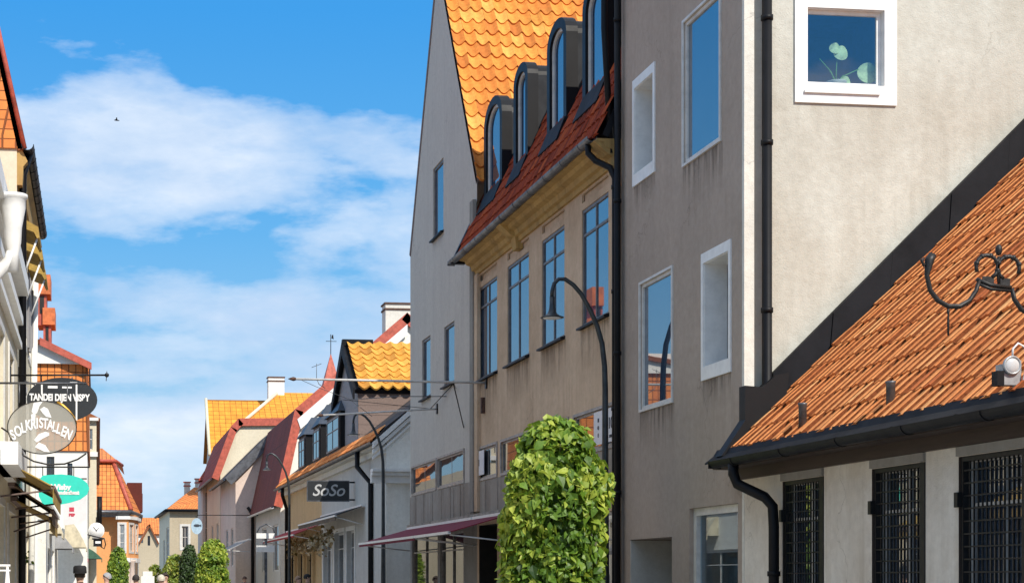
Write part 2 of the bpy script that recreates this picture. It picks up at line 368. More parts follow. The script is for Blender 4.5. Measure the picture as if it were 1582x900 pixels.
def thing(name, label, cat, loc, group=None):
    o = bpy.data.objects.new(name, None); COL.objects.link(o); o.location = loc; o.empty_display_size = .3
    o['label'] = label; o['category'] = cat
    if group: o['group'] = group
    LOC[o.name] = Vector(loc); return o
def single(o, label, cat, group=None):
    o['label'] = label; o['category'] = cat
    if group: o['group'] = group
    return o
def struct(o): o['kind'] = 'structure'; return o
def copy_thing(o, loc, label, rz=0, scale=None):
    def cp(x, par):
        c = x.copy(); COL.objects.link(c); c.parent = par
        for ch in x.children: cp(ch, c)
        return c
    c = cp(o, None); c.location = loc; c.rotation_euler = (0, 0, rz); c['label'] = label
    if scale: c.scale = scale
    return c
def window(th, fr, a0, a1, z0, z1, rec=.12, fw=.06, fd=.05, cols=1, rows=(), fm='wframe', gm='glass', sill=None, bar=.03, name='window', trim=0, trim_m=None):
    """frame set back by rec in its opening; rows = fractions of the height where a rail runs"""
    b = MB(); B0, B1 = -rec, -rec+fd
    b.box(fr, a0, a0+fw, B0, B1, z0, z1); b.box(fr, a1-fw, a1, B0, B1, z0, z1)
    b.box(fr, a0+fw, a1-fw, B0, B1, z1-fw, z1); b.box(fr, a0+fw, a1-fw, B0, B1, z0, z0+fw)
    zs = [z0+fw]+[z0+(z1-z0)*r for r in rows]+[z1-fw]
    for z in zs[1:-1]: b.box(fr, a0+fw, a1-fw, B0+.005, B1-.004, z-bar/2, z+bar/2)
    for c in range(1, cols):
        a = a0+(a1-a0)*c/cols
        for k in range(len(zs)-1): b.box(fr, a-bar/2, a+bar/2, B0+.005, B1-.006, zs[k]+(bar/2 if k else 0), zs[k+1]-(bar/2 if k < len(zs)-2 else 0))
    if trim:
        t = trim; tb = .025
        b.box(fr, a0-t, a0, 0, tb, z0-t, z1+t, 1); b.box(fr, a1, a1+t, 0, tb, z0-t, z1+t, 1); b.box(fr, a0, a1, 0, tb, z1, z1+t, 1); b.box(fr, a0, a1, 0, tb, z0-t, z0, 1)
    w = b.build(name, [fm, trim_m or fm], th)
    g = MB(); g.box(fr, a0+fw-.005, a1-fw+.005, B0+.012, B0+.02, z0+fw-.005, z1-fw+.005); g.build('pane', gm, w)
    if sill:
        k = MB(); k.profile(fr, [(-rec+.05, z0+.02), (.09, z0-.015), (.09, z0-.05), (0, z0-.045), (-rec+.05, z0-.02)], a0-.05, a1+.05); k.build('sill', sill, w)
    return w
def pipe(th, pts, r, m, name='downpipe', clips=(), cn=10):
    b = MB(); b.tube(pts, r, cn)
    for p in clips: b.lathe(Vector(p)-Vector((0, 0, .03)), [(r*1.25, 0), (r*1.25, .06)], 10)
    return b.build(name, m, th)
def halfgutter(b, fr, a0, a1, bb, z, r, m=0, joints=0):
    prof = [(bb+r*math.cos(math.pi+math.pi*k/8), z+r*math.sin(math.pi+math.pi*k/8)) for k in range(9)]
    inner = [(bb+(r-.012)*math.cos(math.pi+math.pi*k/8), z+(r-.012)*math.sin(math.pi+math.pi*k/8)) for k in range(9)]
    b.profile(fr, prof+inner[::-1], a0, a1, m)
    for k in range(joints):
        a = a0+(a1-a0)*(k+.5)/joints; pr = [(bb+(r+.008)*math.cos(math.pi+math.pi*q/8), z+(r+.008)*math.sin(math.pi+math.pi*q/8)) for q in range(9)]
        b.profile(fr, pr+inner[::-1], a, a+.04, m)
def text_mesh(txt, size, name, mat, parent, mtx, shear=0, depth=.006, spacing=1, align='CENTER', offset=0):
    cu = bpy.data.curves.new(name, 'FONT'); cu.body = txt; cu.size = size; cu.align_x = align; cu.align_y = 'CENTER'; cu.extrude = depth
    cu.shear = shear; cu.space_character = spacing; cu.offset = offset
    t = bpy.data.objects.new('tmp', cu); COL.objects.link(t); bpy.context.view_layer.update()
    me = bpy.data.meshes.new_from_object(t.evaluated_get(bpy.context.evaluated_depsgraph_get())); bpy.data.objects.remove(t); bpy.data.curves.remove(cu)
    base = LOC.get(parent.name, Vector()); me.transform(Matrix.Translation(-base) @ mtx)
    me.materials.clear(); me.materials.append(M[mat])
    o = bpy.data.objects.new(name, me); COL.objects.link(o); o.parent = parent; LOC[o.name] = base; return o
def face_mtx(p, rx=0, tilt=0):       # text standing upright, facing the camera end of the street
    return Matrix.Translation(p) @ Matrix.Rotation(R(90), 4, 'X') @ Matrix.Rotation(tilt, 4, 'Z')
# ------------------------------------------------------------------ sky, sun
SUN = Vector((.30, -.68, .67)).normalized()
EL = math.asin(SUN.z); AZ = math.atan2(SUN.x, SUN.y)
w = bpy.data.worlds.new('World'); SC.world = w; w.use_nodes = True
nt = w.node_tree; nt.nodes.clear(); N = nt.nodes.new; Lk = nt.links.new
wo = N('ShaderNodeOutputWorld'); bg = N('ShaderNodeBackground'); bg.inputs[1].default_value = .15; Lk(bg.outputs[0], wo.inputs[0])
sky = N('ShaderNodeTexSky'); sky.sky_type = 'NISHITA'; sky.sun_disc = False; sky.sun_elevation = EL; sky.sun_rotation = AZ
sky.air_density = 1.0; sky.dust_density = .25; sky.ozone_density = 3.0; sky.altitude = 0
hs = N('ShaderNodeHueSaturation'); hs.inputs['Saturation'].default_value = 1.22; hs.inputs['Value'].default_value = 1.0; Lk(sky.outputs[0], hs.inputs['Color'])
tc = N('ShaderNodeTexCoord'); sx = N('ShaderNodeSeparateXYZ'); Lk(tc.outputs['Generated'], sx.inputs[0])
def wn(scale, sc, detail, rough, loc=(0, 0, 0), dist=0):
    mp = N('ShaderNodeMapping'); mp.inputs['Scale'].default_value = scale; mp.inputs['Location'].default_value = loc; Lk(tc.outputs['Generated'], mp.inputs[0])
    x = N('ShaderNodeTexNoise'); x.inputs['Scale'].default_value = sc; x.inputs['Detail'].default_value = detail; x.inputs['Roughness'].default_value = rough; x.inputs['Distortion'].default_value = dist
    Lk(mp.outputs[0], x.inputs[0]); return x.outputs[0]
def wm(op, a, b, c=None):
    x = N('ShaderNodeMath', ); x.operation = op
    for i, v in enumerate((a, b, c)):
        if v is None: continue
        if isinstance(v, (int, float)): x.inputs[i].default_value = v
        else: Lk(v, x.inputs[i])
    return x.outputs[0]
def wr(fac, stops):
    x = N('ShaderNodeValToRGB'); e = x.color_ramp.elements
    while len(e) < len(stops): e.new(.5)
    for i, (p, c) in enumerate(stops): e[i].position = p; e[i].color = (c, c, c, 1) if isinstance(c, (int, float)) else (*c, 1)
    Lk(fac, x.inputs[0]); return x.outputs[0]
n1 = wn((1.0, 1.0, 2.3), 4.6, 9, .50, (1.9, .4, .35), .25); n2 = wn((1, 1, 3), 13, 8, .6, (.2, 3, 1))
cover = wr(sx.outputs[2], [(0, .36), (.08, .53), (.13, .57), (.165, .67), (.19, .57), (.225, .62), (.26, .55), (.29, .36), (.42, .34), (.58, .85)])  # last stop: unseen cloud overhead, added for neutral fill light
azi = wr(wm('DIVIDE', sx.outputs[0], wm('MAXIMUM', wm('ABSOLUTE', sx.outputs[1], 0), .05)), [(0, 0)]) if False else None
win_ = wr(wm('ADD', sx.outputs[0], .5), [(.30, 0), (.42, 1)]); hig = wr(sx.outputs[2], [(.40, 0), (.5, 1)])  # off-view clouds cleared on the left so windows mirror blue sky
keep_ = wm('MULTIPLY', wm('SUBTRACT', 1, wm('MAXIMUM', win_, hig)), -.22)
dens = wm('ADD', keep_, wm('ADD', wm('ADD', n1, wm('MULTIPLY', wm('SUBTRACT', n2, .5), .42)), wm('SUBTRACT', cover, .5)))
cf = wr(dens, [(.49, 0), (.565, .5), (.71, .95)])
ccol = N('ShaderNodeMix'); ccol.data_type = 'RGBA'; ccol.inputs[6].default_value = (2.6, 3.3, 4.3, 1); ccol.inputs[7].default_value = (3.8, 4.2, 4.75, 1); Lk(wr(wn((1, 1, 2.6), 6.5, 8, .6, (2.0, .45, .3)), [(.40, 0), (.62, 1)]), ccol.inputs[0])
grade = N('ShaderNodeMix'); grade.data_type = 'RGBA'; grade.blend_type = 'MULTIPLY'; grade.inputs[0].default_value = 1
Lk(hs.outputs[0], grade.inputs[6]); Lk(wr(sx.outputs[2], [(0, (.86, .95, 1.0)), (.12, (.78, .95, 1.0)), (.32, (.50, .92, 1.0)), (1, (.75, .95, 1.0))]), grade.inputs[7])
low = N('ShaderNodeMix'); low.data_type = 'RGBA'; Lk(wr(sx.outputs[2], [(0, 1), (.3, .9), (.6, .15), (.8, 0)]), low.inputs[0]); Lk(grade.outputs[2], low.inputs[6])
Lk(wr(sx.outputs[2], [(0, (.20, .31, .385)), (.10, (.145, .27, .385)), (.20, (.06, .20, .375)), (.32, (.022, .15, .36)), (.6, (.02, .09, .25))]), low.inputs[7])
class _o: pass
k10 = N('ShaderNodeMix'); k10.data_type = 'RGBA'; k10.blend_type = 'MULTIPLY'; k10.inputs[0].default_value = 1; k10.inputs[7].default_value = (10, 10, 10, 1); Lk(low.inputs[7].links[0].from_socket, k10.inputs[6]); Lk(k10.outputs[2], low.inputs[7])
grade = low
mixs = N('ShaderNodeMix'); mixs.data_type = 'RGBA'; Lk(cf, mixs.inputs[0]); Lk(grade.outputs[2], mixs.inputs[6]); Lk(ccol.outputs[2], mixs.inputs[7]); Lk(mixs.outputs[2], bg.inputs[0])
sl = bpy.data.lights.new('sun', 'SUN'); sl.energy = 3.4; sl.angle = R(.5); sl.color = (1, .94, .83)
so = bpy.data.objects.new('sun', sl); COL.objects.link(so); so.rotation_euler = (-SUN).to_track_quat('-Z', 'Y').to_euler(); so.location = (20, -40, 50)
SC.view_settings.view_transform = 'Standard'; SC.view_settings.look = 'None'; SC.view_settings.gamma = 1; SC.view_settings.exposure = .58
SC.cycles.max_bounces = 7; SC.cycles.transparent_max_bounces = 8; SC.cycles.use_denoising = True
# ------------------------------------------------------------------ ground
t = NT('cobbles'); br = t.n('ShaderNodeTexBrick'); t.l(t.co(), br.inputs['Vector']); br.inputs['Scale'].default_value = 1; br.inputs['Brick Width'].default_value = .22; br.inputs['Row Height'].default_value = .14
br.inputs['Color1'].default_value = (.30, .28, .26, 1); br.inputs['Color2'].default_value = (.38, .35, .32, 1); br.inputs['Mortar'].default_value = (.16, .15, .14, 1); br.inputs['Mortar Size'].default_value = .012
t.set(Base_Color=t.mix(br.outputs['Color'], t.ramp(t.noise(t.co(), 1, 5), [(.3, (.7, .7, .7)), (.7, (1.1, 1.1, 1.1))]), .7, 'MULTIPLY'), Roughness=.9); t.bump(t.math('SUBTRACT', 1, br.outputs['Fac']), .5, .01); M['cobble'] = t.m
M['slabs'] = plaster('pavement_slabs', (.46, .44, .41), .4, .3); M['land'] = plaster('surrounding_land', (.30, .28, .24), .4, .3); M['kerb'] = plaster('granite_kerb', (.40, .39, .38), .3, .5)
b = MB(); b.face([(-2500, -2500, -.13), (2500, -2500, -.13), (2500, 2500, -.13), (-2500, 2500, -.13)]); struct(b.build('ground', 'land'))
b = MB(); b.box(Fr((0, 0, 0), (1, 0, 0), (0, 1, 0)), .4, 6.0, -60, 420, -.12, -.02); struct(b.build('street', 'cobble'))
for x0, x1 in ((-1.5, .3), (6.1, 8.0)):
    b = MB(); b.box(Fr((0, 0, 0), (1, 0, 0), (0, 1, 0)), x0, x1, -60, 300, -.125, 0); struct(b.build('pavement', 'slabs'))
for x0 in (.3, 6.0):
    b = MB(); b.box(Fr((0, 0, 0), (1, 0, 0), (0, 1, 0)), x0, x0+.1, -60, 300, -.125, .004); struct(b.build('kerb', 'kerb'))
# ================================================================== RIGHT SIDE
YG = Yx(1150, 8)                                            # plane of the pale end wall
F8 = FR(8)
# ---- low house with the orange pantile roof
lh = thing('low_house', 'low limewashed house with orange pantile roof, black gutter and iron grilles at the right', 'house', (8, 14, 0))
Y0 = 8.5; YE = YG-.004
wins = [(Yx(1273, 8), Yx(1209, 8)), (Yx(1430, 8), Yx(1347, 8)), (Yx(1590, 8), Yx(1481, 8)), (Yx(1840, 8), Yx(1690, 8))]
zt = ZC+1.225
wt = ZC+1.13
b = MB(); b.wall(F8, [(Y0, 0), (YE, 0), (YE, zt), (Y0, zt)], [(a, c, .55, wt, .34) for a, c in wins], m=0, mr=1); b.build('wall', ['lowwall', 'wood'], lh)
b = MB(); b.wall(FC(Y0), [(8, 0), (14, 0), (14, ZC+5), (11.8, ZC+5), (8, zt)], m=0); b.build('end_wall', 'lowwall', lh)
b = MB(); b.box(FR(8), Y0, YE+.25, -.1, .06, zt, ZC+1.40); b.box(FR(8), Y0, YE+.3, .06, .30, ZC+1.36, ZC+1.42); b.build('eaves_beam', 'wood', lh)
for k, (a, c) in enumerate(wins):
    if k == 3: continue
    b = MB(); fw = .045
    b.box(F8, a+.002, a+.10, -.10, .012, .552, wt-.002); b.box(F8, c-fw, c-.002, -.08, -.02, .552, wt-.002); b.box(F8, a+.1, c-fw, -.08, -.02, wt-fw, wt-.002)
    n = 14
    for i in range(1, n): x = a+.1+(c-fw-a-.1)*i/n; b.box(F8, x-.006, x+.006, -.055, -.04, .56, wt-fw)
    z = wt-.13
    while z > .6: b.box(F8, a+.1, c-fw, -.040, -.026, z-.007, z+.007); z -= .118
    g = b.build('grille', 'blackm', lh)
    h = MB(); h.box(F8, c-.03, c+.035, -.02, .03, ZC+.66, ZC+.80); h.build('hinge', 'blackm', g)
    window(lh, F8, a+.002, c-.002, .552, wt-.002, .16, .05, .05, 2, (.45, .8), 'wframe', 'glass_b')
    b = MB(); b.box(F8, a, c, .002, .03, wt+.005, zt-.004); b.build('lintel', 'conc_col', lh)
X_e, Z_e = 7.75, ZC+1.58
pv = PY(1582, 245, YG); PT = math.atan2(pv.z-Z_e, pv.x-X_e)
up, nn = Vector((math.cos(PT), 0, math.sin(PT))), Vector((-math.sin(PT), 0, math.cos(PT)))
b = MB(); b.tiles((X_e, Y0-.1, Z_e), (0, 1, 0), up, nn, YE-Y0+.1-.25*0, 7.2, .20, .37, .040, .020, .0, 9, phase=9, jit=.012); b.build('roof', ['tile_low', 'tile_shade'], lh)
b = MB(); b.slab(Vector((X_e+.03, Y0, Z_e))-nn*.05, Vector((X_e+.03, YE, Z_e))-nn*.05, Vector((X_e, YE, Z_e))+up*7.2-nn*.05, Vector((X_e, Y0, Z_e))+up*7.2-nn*.05, .12)
b.build('roof_deck', 'wood', lh)
b = MB(); b.profile(F8, [(.28, ZC+1.60), (.33, ZC+1.52), (.44, ZC+1.435), (.44, ZC+1.415), (.30, ZC+1.46), (.24, ZC+1.56)], Y0, YE+.2); b.build('eaves_apron', 'flash', lh)
b = MB(); YGE = Yx(1101, 7.5); halfgutter(b, F8, Y0, YGE, .47, ZC+1.425, .085, 0, 8); b.box(F8, YGE, YGE+.01, .39, .555, ZC+1.34, ZC+1.425)
for k in range(10): y = Y0+.6+k*1.2; b.box(F8, y, y+.03, .28, .55, ZC+1.425, ZC+1.432)
b.build('gutter', 'black', lh)
# downpipe at the far end of the gutter
yd = Yx(1133, 7.53)
pipe(lh, [(7.53, yd, ZC+1.36), (7.53, yd, ZC+1.24), (7.57, yd-.02, ZC+1.12), (7.80, yd-.3, ZC+.95), (7.87, yd-.36, ZC+.84), (7.88, yd-.37, ZC+.6), (7.88, yd-.37, .05)], .062, 'black', clips=[(7.88, yd-.37, ZC+.05), (7.88, yd-.37, .5)], cn=14)
# flashing where the roof meets the end wall
pb = [PY(x, y, YG) for x, y in ((1190, 577), (1582, 183), (1990, -228))]; pe = [PY(x, y, YG) for x, y in ((1140, 690), (1582, 245), (1990, -166))]
b = MB(); fcw = FC(YG)
seg = 9
for k in range(seg):
    t0, t1 = k/seg, (k+1)/seg-.0012
    def lerp(P, Q, t): return P+(Q-P)*t
    lo0, lo1 = lerp(pe[0]+Vector((.35, 0, .32)), pe[2], t0), lerp(pe[0]+Vector((.35, 0, .32)), pe[2], t1); hi0, hi1 = lerp(pb[0], pb[2], t0), lerp(pb[0], pb[2], t1)
    pf = .10+.012*(k % 2)
    b.prism(fcw, [(lo0.x, lo0.z-.12), (lo1.x, lo1.z-.12), (hi1.x, hi1.z), (hi0.x, hi0.z)], .004, pf)
b.build('flashing', 'flash', lh)
b = MB(); q0, q1 = PY(1146, 598, YG), PY(1195, 690, YG)
b.prism(fcw, [(7.93, ZC+1.60), (8.42, ZC+1.9), (8.50, Zp(575, 8.3, YG)-.02), (8.33, Zp(578, 8.3, YG)-.03), (8.16, Zp(600, 8, YG)), (7.93, Zp(598, 8, YG))], .004, .2, 0)
b.prism(fcw, [(7.62, ZC+1.50), (7.93, ZC+1.50), (7.93, ZC+1.95)], .002, .22, 0); b.build('parapet_cap', 'black', lh)
for px, py in ((1240, 660), (1376, 635), (1700, 590)):
    yv = Yx(px, 7.9); zv = Z_e+.15*math.tan(PT)
    b = MB(); b.lathe((7.9, yv, zv-.08), [(.045, 0), (.045, .30), (.052, .31), (.052, .33)], 12); b.build('vent_pipe', 'zinc', lh)
# ---- floodlight on the eave
fx, fy = 7.72, Yx(1560, 7.72); zf = ZC+1.66
fl = thing('floodlight', 'grey round-lens floodlight with white cable standing on the edge of the orange pantile roof', 'lamp', (fx, fy, zf))
b = MB(); b.box(Fr((fx, fy, 0), (1, 0, 0), (0, -1, 0)), -.12, .07, -.08, .08, zf-.03, zf+.2); b.box(Fr((fx, fy, 0), (1, 0, 0), (0, -1, 0)), -.20, -.12, -.02, .10, zf-.04, zf+.12, 1)
b.box(Fr((fx, fy, 0), (1, 0, 0), (0, -1, 0)), .03, .10, .0, .06, zf-.05, zf+.24); b.build('housing', ['lmetal', 'black'], fl)
b = MB(); b.lathe((fx-.03, fy-.08, zf+.18), [(.10, 0), (.105, -.03), (.09, -.045), (.085, -.03)], 20, 0, 'y'); b.build('rim', 'lmetal', fl)
b = MB(); b.ball((fx-.03, fy-.10, zf+.18), .084, .03, .084, 10); b.build('lens', paint('frosted_lens', (.55, .55, .55), .2, 0, .1, 0), fl)
b = MB(); b.tube([(fx-.02, fy-.09, zf+.27), (fx-.02, fy-.10, zf+.36), (fx+.04, fy-.10, zf+.42), (fx+.12, fy-.10, zf+.38), (fx+.14, fy-.10, zf+.2), (fx+.10, fy-.10, zf+.02), (fx+.16, fy-.10, zf-.06), (fx+.4, fy-.1, zf-.08)], .012, 8); b.build('cable', 'wpaint', fl); fl.scale = (.78, .78, .78)
# ---- taupe house: street front in shade, pale end wall in the sun
gh = thing('taupe_house', 'tall rendered house, taupe street front with white framed windows and pale sunlit end wall', 'house', (8, 24, 0))
YB = Yx(960, 8); ZT = ZC+11
W1 = (Yx(1113, 8), Yx(1057, 8), Zp(252, 8, Yx(1055, 8)), ZC+7.65)
W3 = (Yx(1039, 8), Yx(990, 8), Zp(632, 8, Yx(987, 8)), Zp(417, 8, Yx(987, 8))+.28)
def hx(px, py, X=8): return Zp(py, X, Yx(px, X))
W1 = (Yx(1113, 8), Yx(1057, 8), hx(1057, 254), hx(1057, 36)); W3 = (Yx(1039, 8), Yx(990, 8), hx(990, 633), hx(990, 440))
W2 = (Yx(1010, 8), Yx(981, 8), hx(981, 270), hx(981, 138)); W4 = (Yx(1127, 8), Yx(1088, 8), hx(1088, 567), hx(1088, 407))
WS = (Yx(1140, 8), Yx(1065, 8), .3, hx(1065, 785)); M['boards'] = paint('orange_boards', (.75, .27, .03), .35, 0, .15, .02); H0 = ZC+.28; WN = (Yx(1038, 8), Yx(974, 8), .2, hx(974, 833))
b = MB(); b.wall(F8, [(YG, 0), (YB, 0), (YB, ZT), (YG, ZT)], [W1+(.07,), W2+(.34,), W3+(.07,), W4+(.34,), WS+(.7,), WN+(.9,)]); b.build('street_front', ['grey'], gh)
# end wall with its window
ax0, ax1, az0, az1 = Xy(1250, YG), Xy(1369, YG), Zp(127, 8.8, YG), Zp(9, 8.8, YG)
b = MB(); EW = Fr((0, YG+.07, 0), (1, 0, 0), (0, -1, 0)); b.wall(EW, [(8.0, 0), (17, 0), (17, ZT), (8.0, ZT)], [(ax0, ax1, az0, az1, .13, 1)], m=0, mr=1); b.build('end_wall', ['stone', 'wpaint'], gh)
b = MB(); b.box(fcw, 7.996, Xy(1165, YG), -.066, .004, 0, ZT); b.build('corner_strip', 'stone_w', gh)
b = MB(); tw = .165
b.box(EW, ax0-tw, ax0, 0, .03, az0-.24, az1+tw); b.box(EW, ax1, ax1+tw, 0, .03, az0-.24, az1+tw); b.box(EW, ax0, ax1, 0, .03, az1, az1+tw); b.box(EW, ax0, ax1, 0, .03, az0-.24, az0)
b.box(EW, ax0-.05, ax1-.07, .03, .06, az0-.12, az0-.09)
tr = b.build('window_surround', 'wpaint', gh)
wf = MB(); wf.box(EW, ax0+.002, ax0+.03, -.11, -.07, az0+.002, az1-.002); wf.box(EW, ax1-.06, ax1-.002, -.11, -.07, az0+.002, az1-.002); wf.box(EW, ax0+.03, ax1-.06, -.11, -.07, az0+.002, az0+.05); wf.box(EW, ax0+.03, ax1-.06, -.11, -.07, az1-.05, az1-.002)
wo_ = wf.build('window', 'wpaint', gh)
g = MB(); g.face([EW.p(ax0+.02, -.09, az0+.02), EW.p(ax1-.05, -.09, az0+.02), EW.p(ax1-.05, -.09, az1-.04), EW.p(ax0+.02, -.09, az1-.04)]); g.build('pane', 'clear', wo_)
for (a0, a1, z0, z1), tag_ in ((W1, 0), (W3, 0)):
    window(gh, F8, a0, a1, z0, z1, .065, .05, .05, 1, (), 'wframe', 'glass_b' if tag_ == 0 else 'glass', trim=.035)
for a0, a1, z0, z1 in (W2, W4):                             # deep white lined openings
    b = MB(); t_ = .075
    b.box(F8, a0-t_, a0, 0, .02, z0-t_-.10, z1+t_+.06); b.box(F8, a1, a1+t_, 0, .02, z0-t_-.10, z1+t_+.06); b.box(F8, a0, a1, 0, .02, z1, z1+t_+.06); b.box(F8, a0, a1, 0, .02, z0-t_-.10, z0)
    b.box(F8, a0+.001, a0+.012, -.33, 0, z0+.001, z1-.001); b.box(F8, a1-.012, a1-.001, -.33, 0, z0+.001, z1-.001); b.box(F8, a0+.012, a1-.012, -.33, 0, z1-.012, z1-.001); b.box(F8, a0+.012, a1-.012, -.33, 0, z0+.001, z0+.012)
    wq = b.build('window', 'wpaint', gh)
    g = MB(); g.box(F8, a0+.012, a1-.012, -.32, -.31, z0+.012, z1-.012); g.build('pane', 'glass', wq)
window(gh, F8, WS[0]+.002, WS[1]-.002, WS[2]+.002, WS[3]-.002, .14, .10, .08, 1, (), 'wframe', 'clear', name='shop_window')
b = MB()
for k in range(3): b.box(F8, WS[0]+.35+k*.16, WS[0]+.43+k*.16, -.45-.05*k, -.43-.05*k, .32, H0-.05*k)
b.build('orange_boards', 'boards', gh)
b = MB(); b.box(F8, WN[0]+.001, WN[0]+.05, -.85, -.05, WN[2]+.01, WN[3]-.01, 1); b.box(F8, WN[0]+.05, WN[1]-.001, -.86, -.80, WN[2]+.01, WN[3]-.01, 1); b.box(F8, WN[1]-.012, WN[1]-.001, -.80, -.0, WN[2]+.01, WN[3]-.01, 0); b.build('doorway', ['lgrey', 'dark'], gh)
b = MB(); b.box(F8, YG, YB, -9, -.01, ZT, ZT+.2); b.build('roof', 'flash', gh)
xp = Xy(1182, YG); yp = YG-.06
pipe(gh, [(xp, yp, ZC+9), (xp, yp, Zp(604, xp, YG)), (xp+.02, yp-.05, Zp(612, xp, YG))], .062, 'black', clips=[(xp, yp, Zp(222, 8.2, YG)), (xp, yp, Zp(30, 8.2, YG)), (xp, yp, Zp(480, 8.2, YG))], cn=14)
yq = YB+.0
pipe(gh, [(7.9, YB-.12, ZT), (7.9, YB-.12, .1)], .05, 'black', clips=[(7.9, YB-.12, hx(965, p)) for p in (30, 310, 545, 760)], cn=12)
# plant on the inner sill (seen through the glass from the street)
pl = thing('window_plant', 'pale leafy houseplant on the sill behind the glass of the white framed upper window', 'plant', (Xy(1312, YG), YG-.0, az0+.05))
def rain_stain(th, fr, a0, a1, z1, ln):
    b = MB(); b.face([fr.p(a0, .003, z1-ln), fr.p(a1, .003, z1-ln), fr.p(a1, .003, z1), fr.p(a0, .003, z1)], 0, [(0, 0), (1, 0), (1, 1), (0, 1)]); b.build('rain_stain', 'stain', th)
for a0, a1, z0, z1 in (W1, W3): rain_stain(gh, F8, a0-.08, a1+.05, z0-.04, .8)
for a0, a1, z0, z1 in (W2, W4): rain_stain(gh, F8, a0-.08, a1+.05, z0-.18, .5)
# ---- beige house with mansard and dormers
bh = thing('beige_house', 'beige rendered house with four tall windows, red mansard tiles and four black dormers', 'house', (8, 31, 0))
YN, YF = YB+.02, Yx(737, 8)
zc_ = ZC+6.42
bw = [(Yx(940, 8), Yx(899, 8)), (Yx(872, 8), Yx(837, 8)), (Yx(817, 8), Yx(784, 8)), (Yx(768, 8), Yx(740, 8)+.0)]
bz0, bz1 = hx(740, 588), hx(740, 446)
bw[3] = (bw[3][0], min(bw[3][1], YF-.1))
holes = [(a, c, bz0, bz1, .10) for a, c in bw]+[(a, c, bz1+.12, zc_-.06, .04) for a, c in bw]
sz0, sz1 = ZC+2.08, ZC+2.70
bs = [(YN+.1, Yx(888, 8)), (Yx(878, 8), Yx(832, 8)), (Yx(826, 8), Yx(775, 8)), (Yx(768, 8), Yx(732, 8))]
bs[3] = (bs[3][0], YF-.03)
zl = ZC+1.35
holes += [(a, c, sz0, sz1, .12) for a, c in bs]
b = MB(); b.wall(F8, [(YN, zl), (YF, zl), (YF, zc_), (YN, zc_)], holes); b.build('wall', 'beige', bh)
for a, c in bw: window(bh, F8, a+.002, c-.002, bz0+.002, bz1-.002, .06, .05, .045, 2, (.78,), 'gframe', 'glass_b', sill='black', bar=.04)
for k, (a, c) in enumerate(bs):
    wq = window(bh, F8, a+.002, c-.002, sz0+.002, sz1-.002, .05, .04, .03, 2, (), 'bframe', 'glass', trim=.05, name='strip_window')
for a, c in bw: rain_stain(bh, F8, a-.08, c+.06, bz0-.05, .95)
b = MB(); b.wall(FR(7.985), [(YN, zl), (YF, zl), (YF, sz0-.06), (YN, sz0-.06)])
for k in range(12): y = YN+.6+k*1.05; b.box(FR(7.985), y, y+.03, 0, .012, zl, sz0-.07)
b.build('panelling', 'concrete', bh)
b = MB()                                                    # moulded cornice
b.profile(F8, [(-.05, zc_-.02), (.05, zc_-.02), (.06, zc_+.06), (.12, zc_+.08), (.14, zc_+.17), (.24, zc_+.20), (.27, zc_+.27), (.38, zc_+.29), (.38, zc_+.33), (-.05, zc_+.33)], YN, YF)
for k in (YN, (YN+YF)/2+1.2): b.profile(F8, [(-.04, zc_-.16), (.09, zc_-.16), (.12, zc_+.07), (.20, zc_+.10), (.33, zc_+.21), (.42, zc_+.3), (-.04, zc_+.3)], k+.01, k+.32)
b.build('cornice', 'ochre', bh)
b = MB(); b.box(F8, YF-.32, YF, 0, .07, ZC+1.4, zc_-.02); b.build('corner_pilaster', 'beige', bh)
XE, ZE = 7.62, ZC+6.83
b = MB(); halfgutter(b, F8, YN+.1, YF+.62, .43, ZE-.03, .085, 0, 10); b.box(F8, YF+.61, YF+.62, .35, .51, ZE-.115, ZE-.03); b.build('gutter', 'zinc', bh)
mp = R(66); mup, mnn = Vector((math.cos(mp), 0, math.sin(mp))), Vector((-math.sin(mp), 0, math.cos(mp))); ML = 3.35
b = MB(); b.tiles((XE+.02, YN, ZE), (0, 1, 0), mup, mnn, YF+.45-YN, ML, .25, .33, .03, .03, .04, 6); b.build('mansard_roof', 'tile_red', bh)
XT, ZTp = XE+ML*math.cos(mp), ZE+ML*math.sin(mp)
b = MB(); o_ = Vector((XE+.04, 0, ZE))-mnn*.05
b.slab(o_+Vector((0, YN, 0)), o_+Vector((0, YF+.42, 0)), o_+mup*ML+Vector((0, YF+.42, 0)), o_+mup*ML+Vector((0, YN, 0)), .1)
b.slab((XT, YN, ZTp), (XT, YF+.42, ZTp), (17, YF+.42, ZTp+.5), (17, YN, ZTp+.5), .15); b.build('flat_roof', 'black', bh)
b = MB(); o_ = Vector((XE-.03, YF+.45, ZE-.08)); fe = FC(YF+.45)
b.prism(fe, [(XE-.12, ZE-.12), (XE+.2, ZE-.12), (XT+.3, ZTp-.1), (XT+.1, ZTp+.08)], 0, .16); b.prism(FC(YF+.2), [(XE+.35, ZE+.5), (XE+.8, ZE+.5), (XT+.1, ZTp-.3), (XT-.4, ZTp-.3)], 0, .1)
b.build('verge_flashing', 'black', bh)
XD = 8.17
